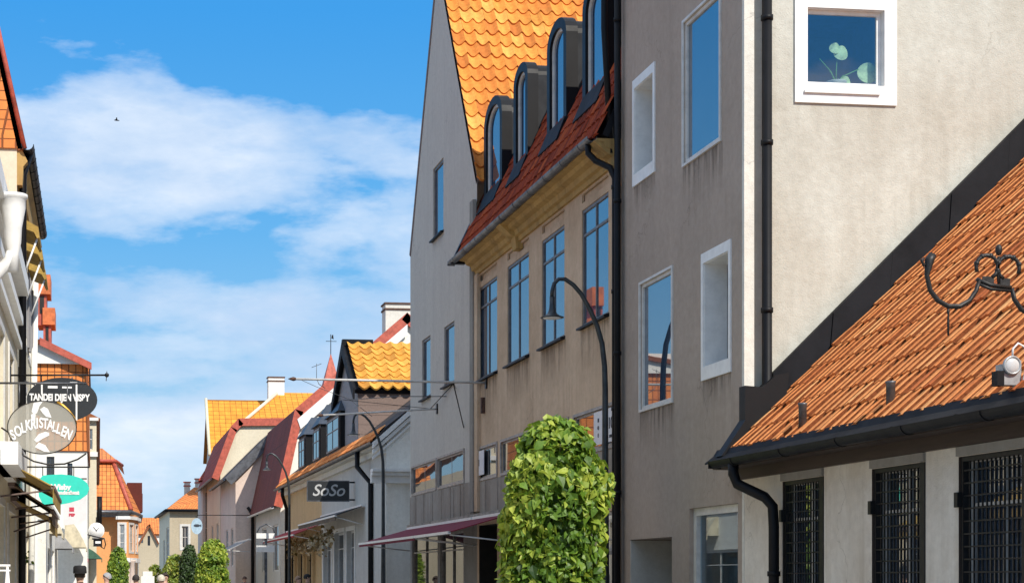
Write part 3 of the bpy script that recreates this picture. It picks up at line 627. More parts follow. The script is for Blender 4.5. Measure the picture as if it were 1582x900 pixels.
for k, (pn, pf_, pt) in enumerate(((943, 904, -25), (879, 849, 36), (819, 797, 99), (779, 751, 154))):
    a0, a1 = Yx(pn, XD), Yx(pf_, XD); ac, hw = (a0+a1)/2, (a1-a0)/2-.03; zb, zt_ = ZC+7.65, ZC+9.93
    def arch(hw, zb, zt, n=12, sq=.62):
        r = hw*sq
        return [(ac-hw, zb), (ac+hw, zb)]+[(ac+hw*math.cos(math.pi*i/n), zt-r+r*math.sin(math.pi*i/n)) for i in range(n+1)]
    fd_ = FR(XD)
    b = MB(); P = arch(hw-.04, zb, zt_-.05)
    A = [fd_.p(a, -.1, z) for a, z in P]; B = [fd_.p(a, -1.65, z) for a, z in P]
    for i in range(len(P)): j = (i+1) % len(P); b.face([A[i], A[j], B[j], B[i]], 0 if (i in (1, len(P)-1)) else 1)
    out, inn = arch(hw+.03, zb, zt_), arch(hw-.15, zb+.42, zt_-.17)        # front: a ring round the opening
    O = [fd_.p(a, .05, z) for a, z in out]; I = [fd_.p(a, .05, z) for a, z in inn]; I2 = [fd_.p(a, -.05, z) for a, z in inn]; O2 = [fd_.p(a, -.16, z) for a, z in out]
    n = len(out)
    for i in range(n):
        j = (i+1) % n; b.face([O[i], O[j], I[j], I[i]], 1); b.face([I[i], I[j], I2[j], I2[i]], 1); b.face([O[i], O[j], O2[j], O2[i]], 1)
    b.box(fd_, ac-hw+.05, ac+hw-.05, -.1, -.0, zt_-.14, zt_-.02, 1) if False else None
    # apron sheet below the dormer
    b.slab(fd_.p(a0+.0, .23, zb+.0), fd_.p(a1-.0, .23, zb+.0), fd_.p(a1-.05, .06, zb+.42), fd_.p(a0+.05, .06, zb+.42), .03, 2)
    d = b.build('dormer', ['cheek', 'black', 'flash'], bh)
    g = MB(); inn2 = arch(hw-.20, zb+.47, zt_-.22); g.face([fd_.p(a, -.03, z) for a, z in inn2]); g.build('pane', 'glass_b', d)
    g = MB(); I3 = [fd_.p(a, .0, z) for a, z in inn]; I4 = [fd_.p(a, .0, z) for a, z in inn2]; I5 = [fd_.p(a, -.03, z) for a, z in inn2]
    for i in range(n): j = (i+1) % n; g.face([I3[i], I3[j], I4[j], I4[i]]); g.face([I4[i], I4[j], I5[j], I5[i]])
    g.build('window_frame', 'wframe' if k != 0 else 'wframe', d)
# swan-neck and downpipe at the near end
yg = YN+.3
pipe(bh, [(7.57, yg, ZE-.1), (7.57, yg, ZE-.24), (7.66, yg-.1, ZE-.38), (7.84, yg-.26, ZE-.52), (7.9, yg-.22-.1, ZE-.7), (7.9, yg-.32, ZC+5.2), (7.9, yg-.32, .1)], .05, 'black', clips=[(7.9, yg-.32, ZC+h) for h in (6, 4.4, 2.6)], cn=12)
pipe(bh, [(8.05, YN+.05, ZTp+2.5), (7.95, YN+.05, ZTp+.2), (7.78, YN+.15, ZTp-.3), (7.78, YN+.15, ZTp-1.4), (7.86, YN+.05, ZE-.3)], .05, 'black', cn=12)
b = MB(); b.box(F8, YF-.75, YF-.67, 0, .08, ZC+3.42, ZC+3.75); b.build('wall_light', 'rust', bh)
# ---- tall gabled house
tg = thing('gabled_house', 'tall mauve grey gabled house with steep golden pantile roof and a strip of shop windows', 'house', (8, 39, 0))
Ya, Yb = YF+.0, Yx(634, 8)
pr = [(Yx(735, 8), hx(735, 268)), (Yx(688, 8), hx(688, 0))]; pl_ = [(Yx(634, 8), hx(634, 390)), (Yx(670.5, 8), hx(670.5, 0))]
mr_ = (pr[1][1]-pr[0][1])/(pr[1][0]-pr[0][0]); ml_ = (pl_[1][1]-pl_[0][1])/(pl_[1][0]-pl_[0][0])
ya = (pl_[0][1]-pr[0][1]+mr_*pr[0][0]-ml_*pl_[0][0])/(mr_-ml_); za = pr[0][1]+mr_*(ya-pr[0][0])
zr0 = pr[0][1]+mr_*(Ya-pr[0][0])
gw = [(Yx(665, 8), Yx(652, 8), hx(652, 618), hx(652, 526)), (Yx(702, 8), Yx(686, 8), hx(686, 598), hx(686, 506)), (Yx(685, 8), Yx(669, 8), hx(669, 372), hx(669, 262))]
gs = [(Yx(717, 8), Yx(677, 8), ZC+2.13, ZC+2.80), (Yx(674, 8), Yx(637, 8), ZC+2.13, ZC+2.80)]
b = MB(); b.wall(F8, [(Ya, zl), (Yb, zl), (Yb, pl_[0][1]), (ya, za), (Ya, zr0)], [h+(.14,) for h in gw]+[h+(.12,) for h in gs]); b.build('gable_wall', 'mauve', tg)
for h in gw: window(tg, F8, h[0]+.002, h[1]-.002, h[2]+.002, h[3]-.002, .08, .06, .05, 1, (), 'gframe', 'glass_b', sill='black')
for h in gs: window(tg, F8, h[0]+.002, h[1]-.002, h[2]+.002, h[3]-.002, .05, .04, .03, 2, (), 'bframe', 'glass', trim=.05, name='strip_window')
b = MB(); b.wall(FR(7.985), [(Ya, zl), (Yb, zl), (Yb, ZC+2.07), (Ya, ZC+2.07)])
for k in range(7): y = Ya+.5+k*1.05; b.box(FR(7.985), y, y+.03, 0, .012, zl, ZC+2.06)
b.build('panelling', 'concrete', tg)
b = MB(); b.wall(FL(16), [(Ya, 0), (Yb, 0), (Yb, 8), (Ya, 8)]); b.wall(FC(Yb), [(8.3, 0), (16, 0), (16, pl_[0][1]), (8.3, pl_[0][1])], b=-.0); b.build('rear_wall', 'mauve', tg)
al = math.atan(mr_); gup, gnn = Vector((0, math.cos(al), math.sin(al))), Vector((0, -math.sin(al), math.cos(al))); GL = (za-zr0)/math.sin(al)
b = MB(); b.tiles(Vector((7.96, Ya, zr0))+gnn*.10, (1, 0, 0), gup, gnn, 14, GL, .272, .385, .042, .05, .075, 8, phase=.25); b.build('roof', 'tile_yel', tg)
b = MB(); b.slab((8, Ya, zr0), (22, Ya, zr0), (22, ya, za), (8, ya, za), .1); b.slab((7.98, Yb+.05, pl_[0][1]-.05), (22, Yb+.05, pl_[0][1]-.05), (22, ya, za), (7.98, ya, za), .12); b.build('roof_deck', 'woodb', tg)
b = MB(); b.box(F8, Ya-.02, Ya+.28, .02, .10, ZC+1.4, zr0-.4); b.build('downpipe_casing', 'conc_col', tg)
# shared ground floor under both: columns, awning, shop windows
b = MB(); b.box(F8, Ya, Yb, -.05, .10, ZC+1.24, zl); b.build('ledge', 'zinc', tg)
b = MB(); b.box(F8, YN, YF-.01, -.05, .10, ZC+1.24, zl); b.build('ledge', 'zinc', bh)
sw = [(Yx(676, 8), Yx(637, 8)), (Yx(716, 8), Yx(680, 8))]
b = MB(); b.wall(F8, [(Ya, 0), (Yb, 0), (Yb, ZC+1.24), (Ya, ZC+1.24)], [(a, c, .4, ZC+1.05, .1) for a, c in sw]); b.build('shop_front', 'conc_col', tg)
for a, c in sw: window(tg, F8, a+.002, c-.002, .402, ZC+1.048, .09, .05, .06, 2, (.82,), 'bframe', 'glass_d', name='shop_window')
b = MB(); dr = (Yx(768, 8), Yx(738, 8)-.05)
b.wall(F8, [(YN, 0), (Ya, 0), (Ya, ZC+1.24), (YN, ZC+1.24)], [(dr[0], min(dr[1], Ya-.2), .02, ZC+1.1, .9), (YN+.3, Yx(900, 8), .5, ZC+1.05, .1), (Yx(890, 8), Yx(775, 8), .5, ZC+1.05, .1)], m=0, mr=1); b.build('shop_front', ['beige', 'dark'], bh)
window(bh, F8, YN+.302, Yx(900, 8)-.002, .502, ZC+1.048, .09, .05, .06, 2, (.8,), 'bframe', 'glass_d', name='shop_window'); window(bh, F8, Yx(890, 8)+.002, Yx(775, 8)-.002, .502, ZC+1.048, .09, .05, .06, 3, (.8,), 'bframe', 'glass_d', name='shop_window')
def awning(th, a0, a1, z0, out, drop, m, val=.12, X=8, lip='wpaint', side=1):
    fr = FR(X) if side > 0 else FL(X); b = MB(); n = 8
    for k in range(n):
        s0, s1 = a0+(a1-a0)*k/n, a0+(a1-a0)*(k+1)/n; sg = .02
        b.face([fr.p(s0, .1, z0), fr.p(s1, .1, z0), fr.p(s1, out, z0-drop), fr.p(s0, out, z0-drop)], 0); b.face([fr.p(s0, .1, z0-.02), fr.p(s0, out, z0-drop-.02), fr.p(s1, out, z0-drop-.02), fr.p(s1, .1, z0-.02)], 0)
    for a in (a0, a1): b.face([fr.p(a, .1, z0), fr.p(a, out, z0-drop), fr.p(a, out, z0-drop-.02), fr.p(a, .1, z0-.02)], 0)
    if val: b.box(fr, a0, a1, out-.012, out, z0-drop-val, z0-drop-.03, 0)
    b.box(fr, a0, a1, out-.04, out+.02, z0-drop-.04, z0-drop+.012, 1); b.box(fr, a0, a1, 0, .12, z0-.02, z0+.05, 1)
    for a in (a0+.15, a1-.15): b.tube([fr.p(a, .05, z0-.55), fr.p(a, out-.05, z0-drop-.05)], .015, 6, 1)
    return b.build('awning', [m, lip], th)
awning(tg, Ya+.05, Yb-.1, ZC+1.24, 1.35, .36, 'burg', .09); awning(bh, Yx(800, 8), Ya-.02, ZC+1.24, 1.35, .36, 'burg', 0)
# poster panels in the strip windows
def poster(px0, px1, z0, z1, X, label, blocks):
    a0, a1 = Yx(px1, X), Yx(px0, X); fr = FR(X); p = thing('poster', label, 'poster', fr.p((a0+a1)/2, 0, z0))
    b = MB(); b.box(fr, a0, a1, 0, .008, z0, z1); b.build('sheet', 'poster', p)
    mt = Matrix(((0, 0, -1, X-.012), (-1, 0, 0, (a0+a1)/2), (0, 1, 0, (z0+z1)/2), (0, 0, 0, 1)))
    for t_, s_, dx, dz in blocks: text_mesh(t_, s_, 'lettering', 'lettd', p, Matrix.Translation((0, -dx, dz)) @ mt)
    return p
poster(918, 933, ZC+2.13, ZC+2.66, 7.97, 'narrow white poster with small print in the strip window left of the black downpipe', [('H', .09, 0, .12), ('O', .09, 0, 0), ('E', .09, 0, -.12)])
poster(938, 951, ZC+2.13, ZC+2.66, 7.97, 'white poster with large figure ten in the strip window nearest the black downpipe', [('10', .26, 0, .02), ('BAR', .07, 0, -.18)])
poster(734, 748, ZC+2.15, ZC+2.66, 7.97, 'pale picture poster in the strip window above the dark doorway', [('I', .2, 0, 0)])
# ---- room and plant behind the end wall window
b = MB(); EWi = EW
b.box(EW, ax0-.6, ax0-.58, -2.6, -.18, az0-.5, az1+.5); b.box(EW, ax1+.6, ax1+.62, -2.6, -.18, az0-.5, az1+.5); b.box(EW, ax0-.6, ax1+.6, -2.62, -2.6, az0-.5, az1+.5)
b.box(EW, ax0-.6, ax1+.6, -2.6, -.18, az1+.5, az1+.52); b.box(EW, ax0-.6, ax1+.6, -2.6, -.18, az0-.5, az0-.48)
b.box(EW, ax0-.3, ax1+.3, -.55, -.135, az0-.06, az0-.003); b.build('room', paint('sky_reflection_room', (.22, .50, .85), .9, 0, .1, 0), gh)  # room walls coloured blue in place of sky reflected in the pane
bp = Vector((Xy(1308, YG), YG+.07+.24, az0-.0))
pl.location = bp; LOC[pl.name] = bp
b = MB(); b.lathe(bp, [(.10, 0), (.13, .10), (.135, .11), (.12, .11), (.115, .095)], 18); b.build('pot', 'lowwall', pl)
b = MB()
for tx, tz in ((.02, .47), (.40, .33), (-.22, .4), (-.10, .28), (.10, .2)):
    b.tube([bp+Vector((0, 0, .08)), bp+Vector((tx*.3, 0, tz*.6)), bp+Vector((tx, 0, tz))], [.010, .008, .006], 6)
b.build('stem', paint('green_stem', (.12, .30, .07), .6), pl)
for tx, tz, sz in ((.06, .50, .12), (.42, .27, .17), (.12, .13, .09), (-.02, .55, .09)):
    c = bp+Vector((tx, -.02, tz)); pts = []
    for k in range(24):
        a = 2*math.pi*k/24; r = sz*(.78+.22*math.sin(a)*(-1)) if abs(a-math.pi/2) > .3 else sz*.55
        pts.append(c+Vector((r*math.cos(a), .02*math.cos(a*2), r*math.sin(a))))
    b = MB(); b.mesh([c+Vector((0, -.02, 0))]+pts, [(0, 1+k, 1+(k+1) % 24) for k in range(24)], smooth=True); b.build('leaf', paint('pale_variegated_leaf', (.66, .74, .34), .5, 0, .25, .3, 14), pl)
# ------------------------------------------------------------------ generic street house
def street_house(name, label, side, X, Ya, Yb, prof, wm='white', rm='uv_red', fwins=(), ewins=(), W=None, verge=None, vw=.28, gutter='zinc', em=None, zfoot=0, trimz=None, fm='wframe', gm='glass', under=None, ov=.15, cat='house', door=None, rec=.12):
    """prof: (distance in from the street front, z) from eave overhang up to the ridge, mirrored behind it"""
    s = 1 if side > 0 else -1; fr = FR(X) if s > 0 else FL(X)
    ridge = prof[-1]; W = W or 2*ridge[0]; full = list(prof)+[(W-d, z) for d, z in reversed(prof[:-1] if abs(ridge[0]*2-W) < .01 else prof)]
    h = thing(name, label, cat, (X+s*ridge[0]*.5, (Ya+Yb)/2, 0))
    e0, e1 = prof[0], prof[1]; t = (0-e0[0])/(e1[0]-e0[0]) if e1[0] != e0[0] else 0; zw = e0[1]+(e1[1]-e0[1])*max(0, t)-.06
    b = MB(); b.wall(fr, [(Ya, zfoot), (Yb, zfoot), (Yb, zw), (Ya, zw)], [w[:4]+(rec,) for w in fwins]); b.build('wall', wm, h)
    poly = [(0, zfoot), (0, zw)]+[(d, z-.06) for d, z in full if 0 < d < W]+[(W, zw), (W, zfoot)]
    poly = [(X+s*d, z) for d, z in poly]
    b = MB(); b.wall(FC(Ya), poly, [w[:4]+(rec,) for w in ewins]); b.build('end_wall', em or wm, h); b = MB(); b.wall(FC(Yb), poly); b.build('end_wall', em or wm, h)
    for w in fwins:
        o = w[4] if len(w) > 4 else {}; window(h, fr, w[0]+.002, w[1]-.002, w[2]+.002, w[3]-.002, rec-.02, o.get('fw', .07), .05, o.get('cols', 2), o.get('rows', (.66,)), o.get('fm', fm), o.get('gm', gm), sill=o.get('sill'), trim=o.get('trim', 0), trim_m=o.get('tm'), name=o.get('name', 'window'))
    for w in ewins:
        o = w[4] if len(w) > 4 else {}; window(h, FC(Ya), w[0]+.002, w[1]-.002, w[2]+.002, w[3]-.002, rec-.02, .07, .05, o.get('cols', 2), o.get('rows', (.66,)), o.get('fm', fm), o.get('gm', gm), trim=o.get('trim', 0), trim_m=o.get('tm'))
    b = MB()
    for i in range(len(full)-1):
        (d0, z0), (d1, z1) = full[i], full[i+1]
        b.slab((X+s*d0, Ya-ov, z0), (X+s*d0, Yb+ov, z0), (X+s*d1, Yb+ov, z1), (X+s*d1, Ya-ov, z1), .12, 0, under=None)
    b.build('roof', rm if isinstance(rm, list) else [rm], h)
    if verge:
        b = MB()
        for i in range(len(full)-1):
            (d0, z0), (d1, z1) = full[i], full[i+1]
            L = math.hypot(d1-d0, z1-z0); nx, nz = -(z1-z0)/L, (d1-d0)/L
            b.prism(FC(Ya-ov), [(X+s*d0, z0+.03), (X+s*d1, z1+.03), (X+s*(d1-nx*vw), z1-nz*vw), (X+s*(d0-nx*vw), z0-nz*vw)], .002, .05)
        b.build('bargeboard', verge, h)
    if gutter:
        b = MB(); g = -e0[0]+.06; halfgutter(b, fr, Ya-.1, Yb+.1, g, e0[1]-.04, .075); b.build('gutter', gutter, h)
    return h, fr
def chimney(th, x, y, z0, z1, wx, wy, m, cap='verge_red', name='chimney'):
    b = MB(); f = Fr((x, y, 0), (1, 0, 0), (0, -1, 0)); b.box(f, -wx/2, wx/2, -wy/2, wy/2, z0, z1); b.box(f, -wx/2-.05, wx/2+.05, -wy/2-.05, wy/2+.05, z1-.28, z1-.2, 1); b.box(f, -wx/2-.06, wx/2+.06, -wy/2-.06, wy/2+.06, z1, z1+.07, 1)
    return b.build(name, [m, cap], th)
H = lambda h: ZC+h
def px2(X, p): return Yx(p, X)
# ---- D: low shop houses with dormers, alley in front
Xd = 7.95; d0, d1, d2 = 46.0, Yx(497, Xd), Yx(440, Xd)
eav = H(3.80)
def shopwins(pxs, z0, z1, **o): return [(Yx(b_, Xd), Yx(a_, Xd), z0, z1, o) for a_, b_ in pxs]
hd, frd = street_house('grey_shop_house', 'low pale grey shop house with mustard tiled cross gable behind the tall gabled house', 1, Xd, d0, d1, [(-.35, eav), (0, eav+.4), (3.2, H(6.7))], 'lgrey', 'uv_dark',
    shopwins([(500, 512), (517, 532), (536, 548)], .5, H(1.5), cols=1, rows=(.8,), name='shop_window', gm='glass', trim=.14, tm='wpaint'), verge=None, em='white', rec=.2, W=9)
hy, fry = street_house('yellow_shop_house', 'low sandy yellow shop house with red awning and two black dormers', 1, Xd, d1+.02, d2, [(-.35, eav), (0, eav+.4), (3.2, H(6.7))], 'yellow', 'uv_dark',
    [(Yx(p+9, Xd), Yx(p, Xd), .3, H(.95), dict(cols=1, rows=(.85,), gm='glass_d', fm='wood', name='shop_window')) for p in (446, 460, 474)], rec=.2, W=9)
# dark zinc eave board and orange edge tiles
for hh, fr_, a, c in ((hd, frd, d0, d1), (hy, fry, d1+.02, d2)):
    b = MB(); b.box(fr_, a, c, .02, .30, eav-.16, eav-.09); b.box(fr_, a, c, .0, .12, eav-.34, eav-.165); b.build('soffit', 'offwhite', hh)
    b = MB(); b.tiles((Xd-.36, a, eav+.03), (0, 1, 0), (.66, 0, .75), (-.75, 0, .66), c-a, .5, .24, .25, .03, .03, .02, 6); b.build('eaves_tiles', 'tile_low', hh)
# white raking moulding and cornice on the end wall by the alley
b = MB(); fe = FC(46.0)
for k, (dz, w_, pr_) in enumerate(((-.06, .16, .22), (-.26, .12, .14), (-.46, .08, .08))):
    p0, p1 = (7.55, eav+dz), (9.3, eav+1.55+dz); b.prism(fe, [p0, p1, (p1[0], p1[1]-w_), (p0[0], p0[1]-w_)], .005, pr_)
b.build('raking_moulding', 'wpaint', hd)
b = MB()
for z0, z1, pr_ in ((H(2.92), H(3.0), .45), (H(2.82), H(2.915), .34), (H(2.62), H(2.815), .2)): b.box(fe, Xy(572, 46), Xy(632, 46)+.4, .005, pr_, z0, z1)
b.build('cornice', 'wpaint', hd)
b = MB(); b.box(fe, 7.96, 9, .004, .03, 0, H(1.15)); b.box(FR(Xd), 46, 47.2, .004, .03, 0, H(1.2)); b.build('plinth', 'lgrey', hd)
def dormer(th, fr, a0, a1, z0, z1, b0, back, body='black', roofm='slate', hip=.6, win=True):
    b = MB(); ac = (a0+a1)/2
    b.box(fr, a0, a1, -back, b0, z0, z1); d = b.build('dormer', body, th)
    b = MB(); e = .1; P = [fr.p(a0-e, b0+e, z1), fr.p(a1+e, b0+e, z1), fr.p(a1+e, -back, z1), fr.p(a0-e, -back, z1)]; T = [fr.p(ac, b0-.35, z1+hip), fr.p(ac, -back, z1+hip)]
    b.face([P[0], P[1], T[0]]); b.face([P[0], T[0], T[1], P[3]]); b.face([P[1], P[2], T[1], T[0]]); b.face(P[::-1]); b.build('dormer_roof', roofm, d)
    if win: window(d, fr, a0+.15, a1-.15, z0+.35, z1-.12, -b0-.012, .06, .04, 2, (.6,), 'gframe', 'glass_d', name='window')
    return d
dormer(hd, frd, Yx(532, 8)-.0, Yx(513, 8)+.3, eav+.1, H(5.45), .08, 2.6, hip=.8); dormer(hy, fry, Yx(492, 8)-1.6, Yx(492, 8)+.4, eav+.1, H(5.45), .08, 2.5, hip=.8); dormer(hy, fry, Yx(470, 8)-1.5, Yx(470, 8)+.6, eav+.1, H(5.45), .08, 2.5, hip=.75)
# cross gable with mustard pantiles
ga, gz = Yx(535, 8), Zp(532, 8, Yx(535, 8)); gn = Yx(553, 8); gnz = Zp(601, 8, gn); gf = 2*ga-gn
b = MB(); b.wall(FR(8.02), [(gn+.15, eav+.3), (gf-.15, eav+.3), (gf-.15, gnz), (ga, gz-.12), (gn+.15, gnz)]); b.wall(FC(gn+.15), [(8.02, eav+.3), (17, eav+.3), (17, gnz), (8.02, gnz)])
b.build('cross_gable_wall', 'woodg', hd)
b = MB()
for k in range(6): b.box(FC(gn+.14), 8.03, 16, 0, .02+.004*(k % 2), eav+.35+k*.3, eav+.35+k*.3+.292)
b.build('cladding', 'woodb', hd)
ca = math.atan2(gz-gnz, ga-gn); cu, cn_ = Vector((0, math.cos(ca), math.sin(ca))), Vector((0, -math.sin(ca), math.cos(ca)))
b = MB(); b.tiles(Vector((8.0, gn, gnz))+cn_*.08, (1, 0, 0), cu, cn_, 9, math.hypot(gz-gnz, ga-gn), .36, .36, .05, .05, .09, 6, phase=.25); b.build('cross_gable_roof', 'tile_gold', hd)
b = MB(); b.slab((7.9, gn, gnz), (17, gn, gnz), (17, ga, gz), (7.9, ga, gz), .14); b.slab((7.9, gf, gnz), (17, gf, gnz), (17, ga, gz), (7.9, ga, gz), .14); b.box(FR(7.86), ga-.12, ga+.12, -1.0, .0, gz-.05, gz+.16)
for q in (gn, gf): b.prism(FR(7.9), [(q, gnz+.05), (ga, gz+.08), (ga, gz-.32), (q, gnz-.3)], .0, .06)
b.build('cross_gable_deck', 'flash', hd)
pipe(hd, [(7.58, Yx(553, 7.6), eav-.1), (7.58, Yx(553, 7.6), H(3.25)), (7.87, Yx(573, 7.88), H(2.75)), (7.87, Yx(573, 7.88), .1)], .075, 'black', cn=10)
pipe(hy, [(7.58, Yx(437, 7.6), eav-.1), (7.58, Yx(437, 7.6), H(3.4)), (7.87, Yx(443, 7.88), H(2.9)), (7.87, Yx(443, 7.88), .1)], .075, 'black', cn=10)
awning(hd, Yx(564, Xd), Yx(500, Xd), H(2.15), .9, .28, 'black', .16, Xd); awning(hy, Yx(496, Xd), Yx(443, Xd), H(1.9), 1.0, .35, 'redcl', .1, Xd)
for p in (444, 458, 472, 486): b = MB(); y = Yx(p, Xd); b.box(FR(Xd), y-.25, y, .0, .12, .1, H(1.2), 0); b.build('pilaster', 'yellow', hy)
# ---- E: mansard house, red verge, white end wall
YE1, YE2 = Yx(433, 8), Yx(395, 8)
brk = (Xy(455, YE1)-8, Zp(633, 8.6, YE1)); apx = (Xy(628, YE1)-8, Zp(484, 13, YE1))
he, fre = street_house('red_mansard_house', 'white walled house with dark red mansard roof and red painted verge beyond the yellow shop', 1, 8, YE1, YE2, [(-.3, H(3.15)), brk, apx], 'lgrey', 'uv_brown', [(Yx(430, 8), Yx(422, 8), H(.3), H(2.4), dict(cols=1)), (Yx(412, 8), Yx(405, 8), H(.3), H(2.4), dict(cols=1))], verge='verge_red', vw=.38, em='white', gutter='wpaint')
b = MB(); b.prism(FC(YE1-.15), [(8+brk[0]+.1, brk[1]-.42), (8+apx[0], apx[1]-.5), (8+apx[0], apx[1]-.95), (8+brk[0]+.25, brk[1]-.85)], .004, .09); b.build('white_soffit', 'wpaint', he)
cx_ = PY(612, 472, YE1+6); chimney(he, cx_.x, cx_.y, cx_.z-3.5, cx_.z, 1.2, 1.0, 'offwhite', 'rust')
tx = PY(511, 545, YE2); tb = Zp(586, 11, YE2)
b = MB(); f_ = Fr((tx.x, tx.y, 0), (1, 0, 0), (0, -1, 0)); b.box(f_, -.55, .75, -.6, .6, tb-2.2, tb-.62, 1); b.mesh([f_.p(-.5, .5, tb-.6), f_.p(.5, .5, tb-.6), f_.p(.5, -.5, tb-.6), f_.p(-.5, -.5, tb-.6), f_.p(0, 0, tx.z)], [(0, 1, 4), (1, 2, 4), (2, 3, 4), (3, 0, 4)], 0)
b.tube([f_.p(0, 0, tx.z-.1), f_.p(0, 0, tx.z+.95)], .02, 6, 2); b.tube([f_.p(-.25, 0, tx.z+.6), f_.p(.3, 0, tx.z+.6)], .015, 6, 2); b.face([f_.p(.03, .02, tx.z+.75), f_.p(.15, .02, tx.z+.7), f_.p(.12, .02, tx.z+.95), f_.p(.05, .02, tx.z+.9)], 2); b.build('ridge_turret', ['verge_red', 'slate', 'blackm'], he)
# ---- F: pink gable house and cream house with red trim
YF1, YF2 = YE2+.3, Yx(368, 8)
g0 = (Xy(336, YF1)-8 if False else -.3, H(4.35)); ft = PY(412, 664, YF1)
hf, frf = street_house('pink_house', 'pale pink gabled house with grey eaves beside the cream house', 1, 7.0, YF1, YF2, [(-.55, H(5.05)), (2.2, H(7.8)), (3.4, H(8.7))], 'pink', 'uv_dark', [(YF1+1.5, YF1+3, H(.6), H(2.6), dict(cols=1)), (YF1+5, YF1+6.5, H(.6), H(2.6), dict(cols=1))], verge='zinc', vw=.45, gutter='zinc')
YG1, YG2 = YF2+.3, Yx(340, 8)
gt = [PY(p, q, YG1) for p, q in ((327, 738), (356, 660), (368, 647), (430, 647))]
hg, frg = street_house('cream_gable_house', 'cream house with red edged clipped gable facing down the street', 1, 7.0, YG1, YG2, [(gt[0].x-7.0, gt[0].z), (gt[1].x-7, gt[1].z), (gt[2].x-7, gt[2].z), (gt[3].x-7, gt[3].z+.02)], 'cream', 'uv_red', [(YG1+1.5, YG1+3, H(.8), H(3.2), dict(cols=1)), (YG1+6, YG1+7.5, H(.8), H(3.2), dict(cols=1))], verge='verge_red', vw=.4, em='cream')
pipe(hg, [(7.7, YG1-.1, H(5.1)), (7.8, YG1-.2, H(4.4)), (7.9, YG1-.2, .1)], .09, 'white', cn=8); pipe(hf, [(7.6, YF1-.2, H(3.6)), (7.85, YF1-.2, H(3.2)), (7.85, YF1-.2, .1)], .08, 'black', cn=8)
# ---- G: house with golden roof behind
yG = YG2+8
A_, B_, Cc, Dd = PY(327, 700, yG), PY(327, 611, yG), PY(418, 612, yG), PY(500, 612, yG)
hG = thing('golden_roof_house', 'house with broad golden tiled roof and white chimney rising behind the cream gable', 'house', (A_.x+5, yG+3, 0))
b = MB(); b.wall(FC(yG+.3), [(A_.x+.15, 0), (Dd.x+3, 0), (Dd.x+3, A_.z), (A_.x+.15, A_.z)]); b.wall(FR(A_.x+.15), [(yG+.3, 0), (yG+8, 0), (yG+8, A_.z), (yG+4, B_.z), (yG+.3, A_.z)]); b.build('wall', 'lgrey', hG)
b = MB(); b.slab((A_.x-.1, yG, A_.z-.1), (Dd.x+3.2, yG, A_.z-.1), (Dd.x+3.2, yG+4, B_.z+.15), (A_.x-.1, yG+4, B_.z+.15), .15); b.slab((A_.x-.1, yG+8, A_.z-.1), (Dd.x+3.2, yG+8, A_.z-.1), (Dd.x+3.2, yG+4, B_.z+.15), (A_.x-.1, yG+4, B_.z+.15), .15)
k0, k1, k2 = PY(388, 642, yG-1.2), PY(431, 606, yG+2.9), PY(520, 606, yG+2.9)
b.slab((k0.x-1, yG-2, k0.z-.9), (k2.x, yG-2, k0.z-.9), (k2.x, yG+2.9, k1.z), (k1.x, yG+2.9, k1.z), .15); b.build('roof', 'uv_gold', hG)
b = MB(); b.tube([(A_.x-.15, yG-.06, A_.z-.1), (A_.x-.15, yG+4, B_.z+.2)], .12, 6); b.tube([(k0.x-1, yG-2, k0.z-.8), (k1.x, yG+2.9, k1.z+.08)], .13, 6); b.build('verge_tiles', 'cream', hG)
cc = PY(426, 584, yG+3); chimney(hG, cc.x, cc.y, cc.z-1.7, cc.z, 1.15, .9, 'white', 'rust')
# ---- H: far cream corner house with hipped orange roof
hH = thing('corner_house', 'far tan corner house with orange hipped roof and two small chimneys', 'house', (6, 125, 0))
yh = 118; q = lambda p, y_: PY(p, y_, yh)
e0, e1, e2 = q(262, 788), q(330, 788), q(262, 788); topL, topR = PY(300, 752, yh+5), PY(345, 745, yh+5); lf = PY(238, 806, yh+16)
wz = e0.z
b = MB(); wnd = [(Xy(281, yh), Xy(291, yh), Zp(846, 5, yh), Zp(812, 5, yh), .2)]
b.wall(FC(yh), [(e0.x, 0), (e1.x+3, 0), (e1.x+3, wz), (e0.x, wz)], wnd); b.build('wall', 'tan', hH)
b = MB(); pa, pb_ = Vector((e0.x, yh, 0)), Vector((Xy(246, yh+14), yh+14, 0)); dd = (pb_-pa).normalized(); fs = Fr(pa, dd, Vector((-dd.y, dd.x, 0))); Ls = (pb_-pa).length
b.wall(fs, [(0, 0), (Ls, 0), (Ls, wz), (0, wz)], [(1.2, 4, H(.3), H(3.6), .2), (6, 8, H(.3), H(2.8), .2)]); b.build('side_wall', 'cream', hH)
window(hH, fs, 1.202, 3.998, H(.302), H(3.598), .15, .1, .08, 3, (.33, .66), 'wframe', 'glass'); window(hH, fs, 6.002, 7.998, H(.302), H(2.798), .15, .1, .08, 2, (.5,), 'wframe', 'glass')
window(hH, FC(yh), wnd[0][0]+.002, wnd[0][1]-.002, wnd[0][2]+.002, wnd[0][3]-.002, .15, .06, .05, 2, (.5,), 'wframe', 'glass', trim=.15)
b = MB(); o2 = Vector((e0.x-.3, yh-.4, wz)); o3 = Vector((e1.x+3, yh-.4, wz)); o1 = pb_+Vector((-.3, .0, wz)); rdg0, rdg1 = Vector(topL), Vector((topR.x+3, topR.y, topL.z+.3))
b.face([o2, o3, rdg1, rdg0], 0, [(0, 0), (9, 0), (8, 5), (4, 5)]); b.face([o1, o2, rdg0], 0, [(0, 0), (14, 0), (12, 6)]); bk = Vector((e1.x+6, yh+16, wz)); b.face([o1, rdg0, rdg1, bk], 0, [(0, 0), (2, 6), (10, 6), (12, 0)])
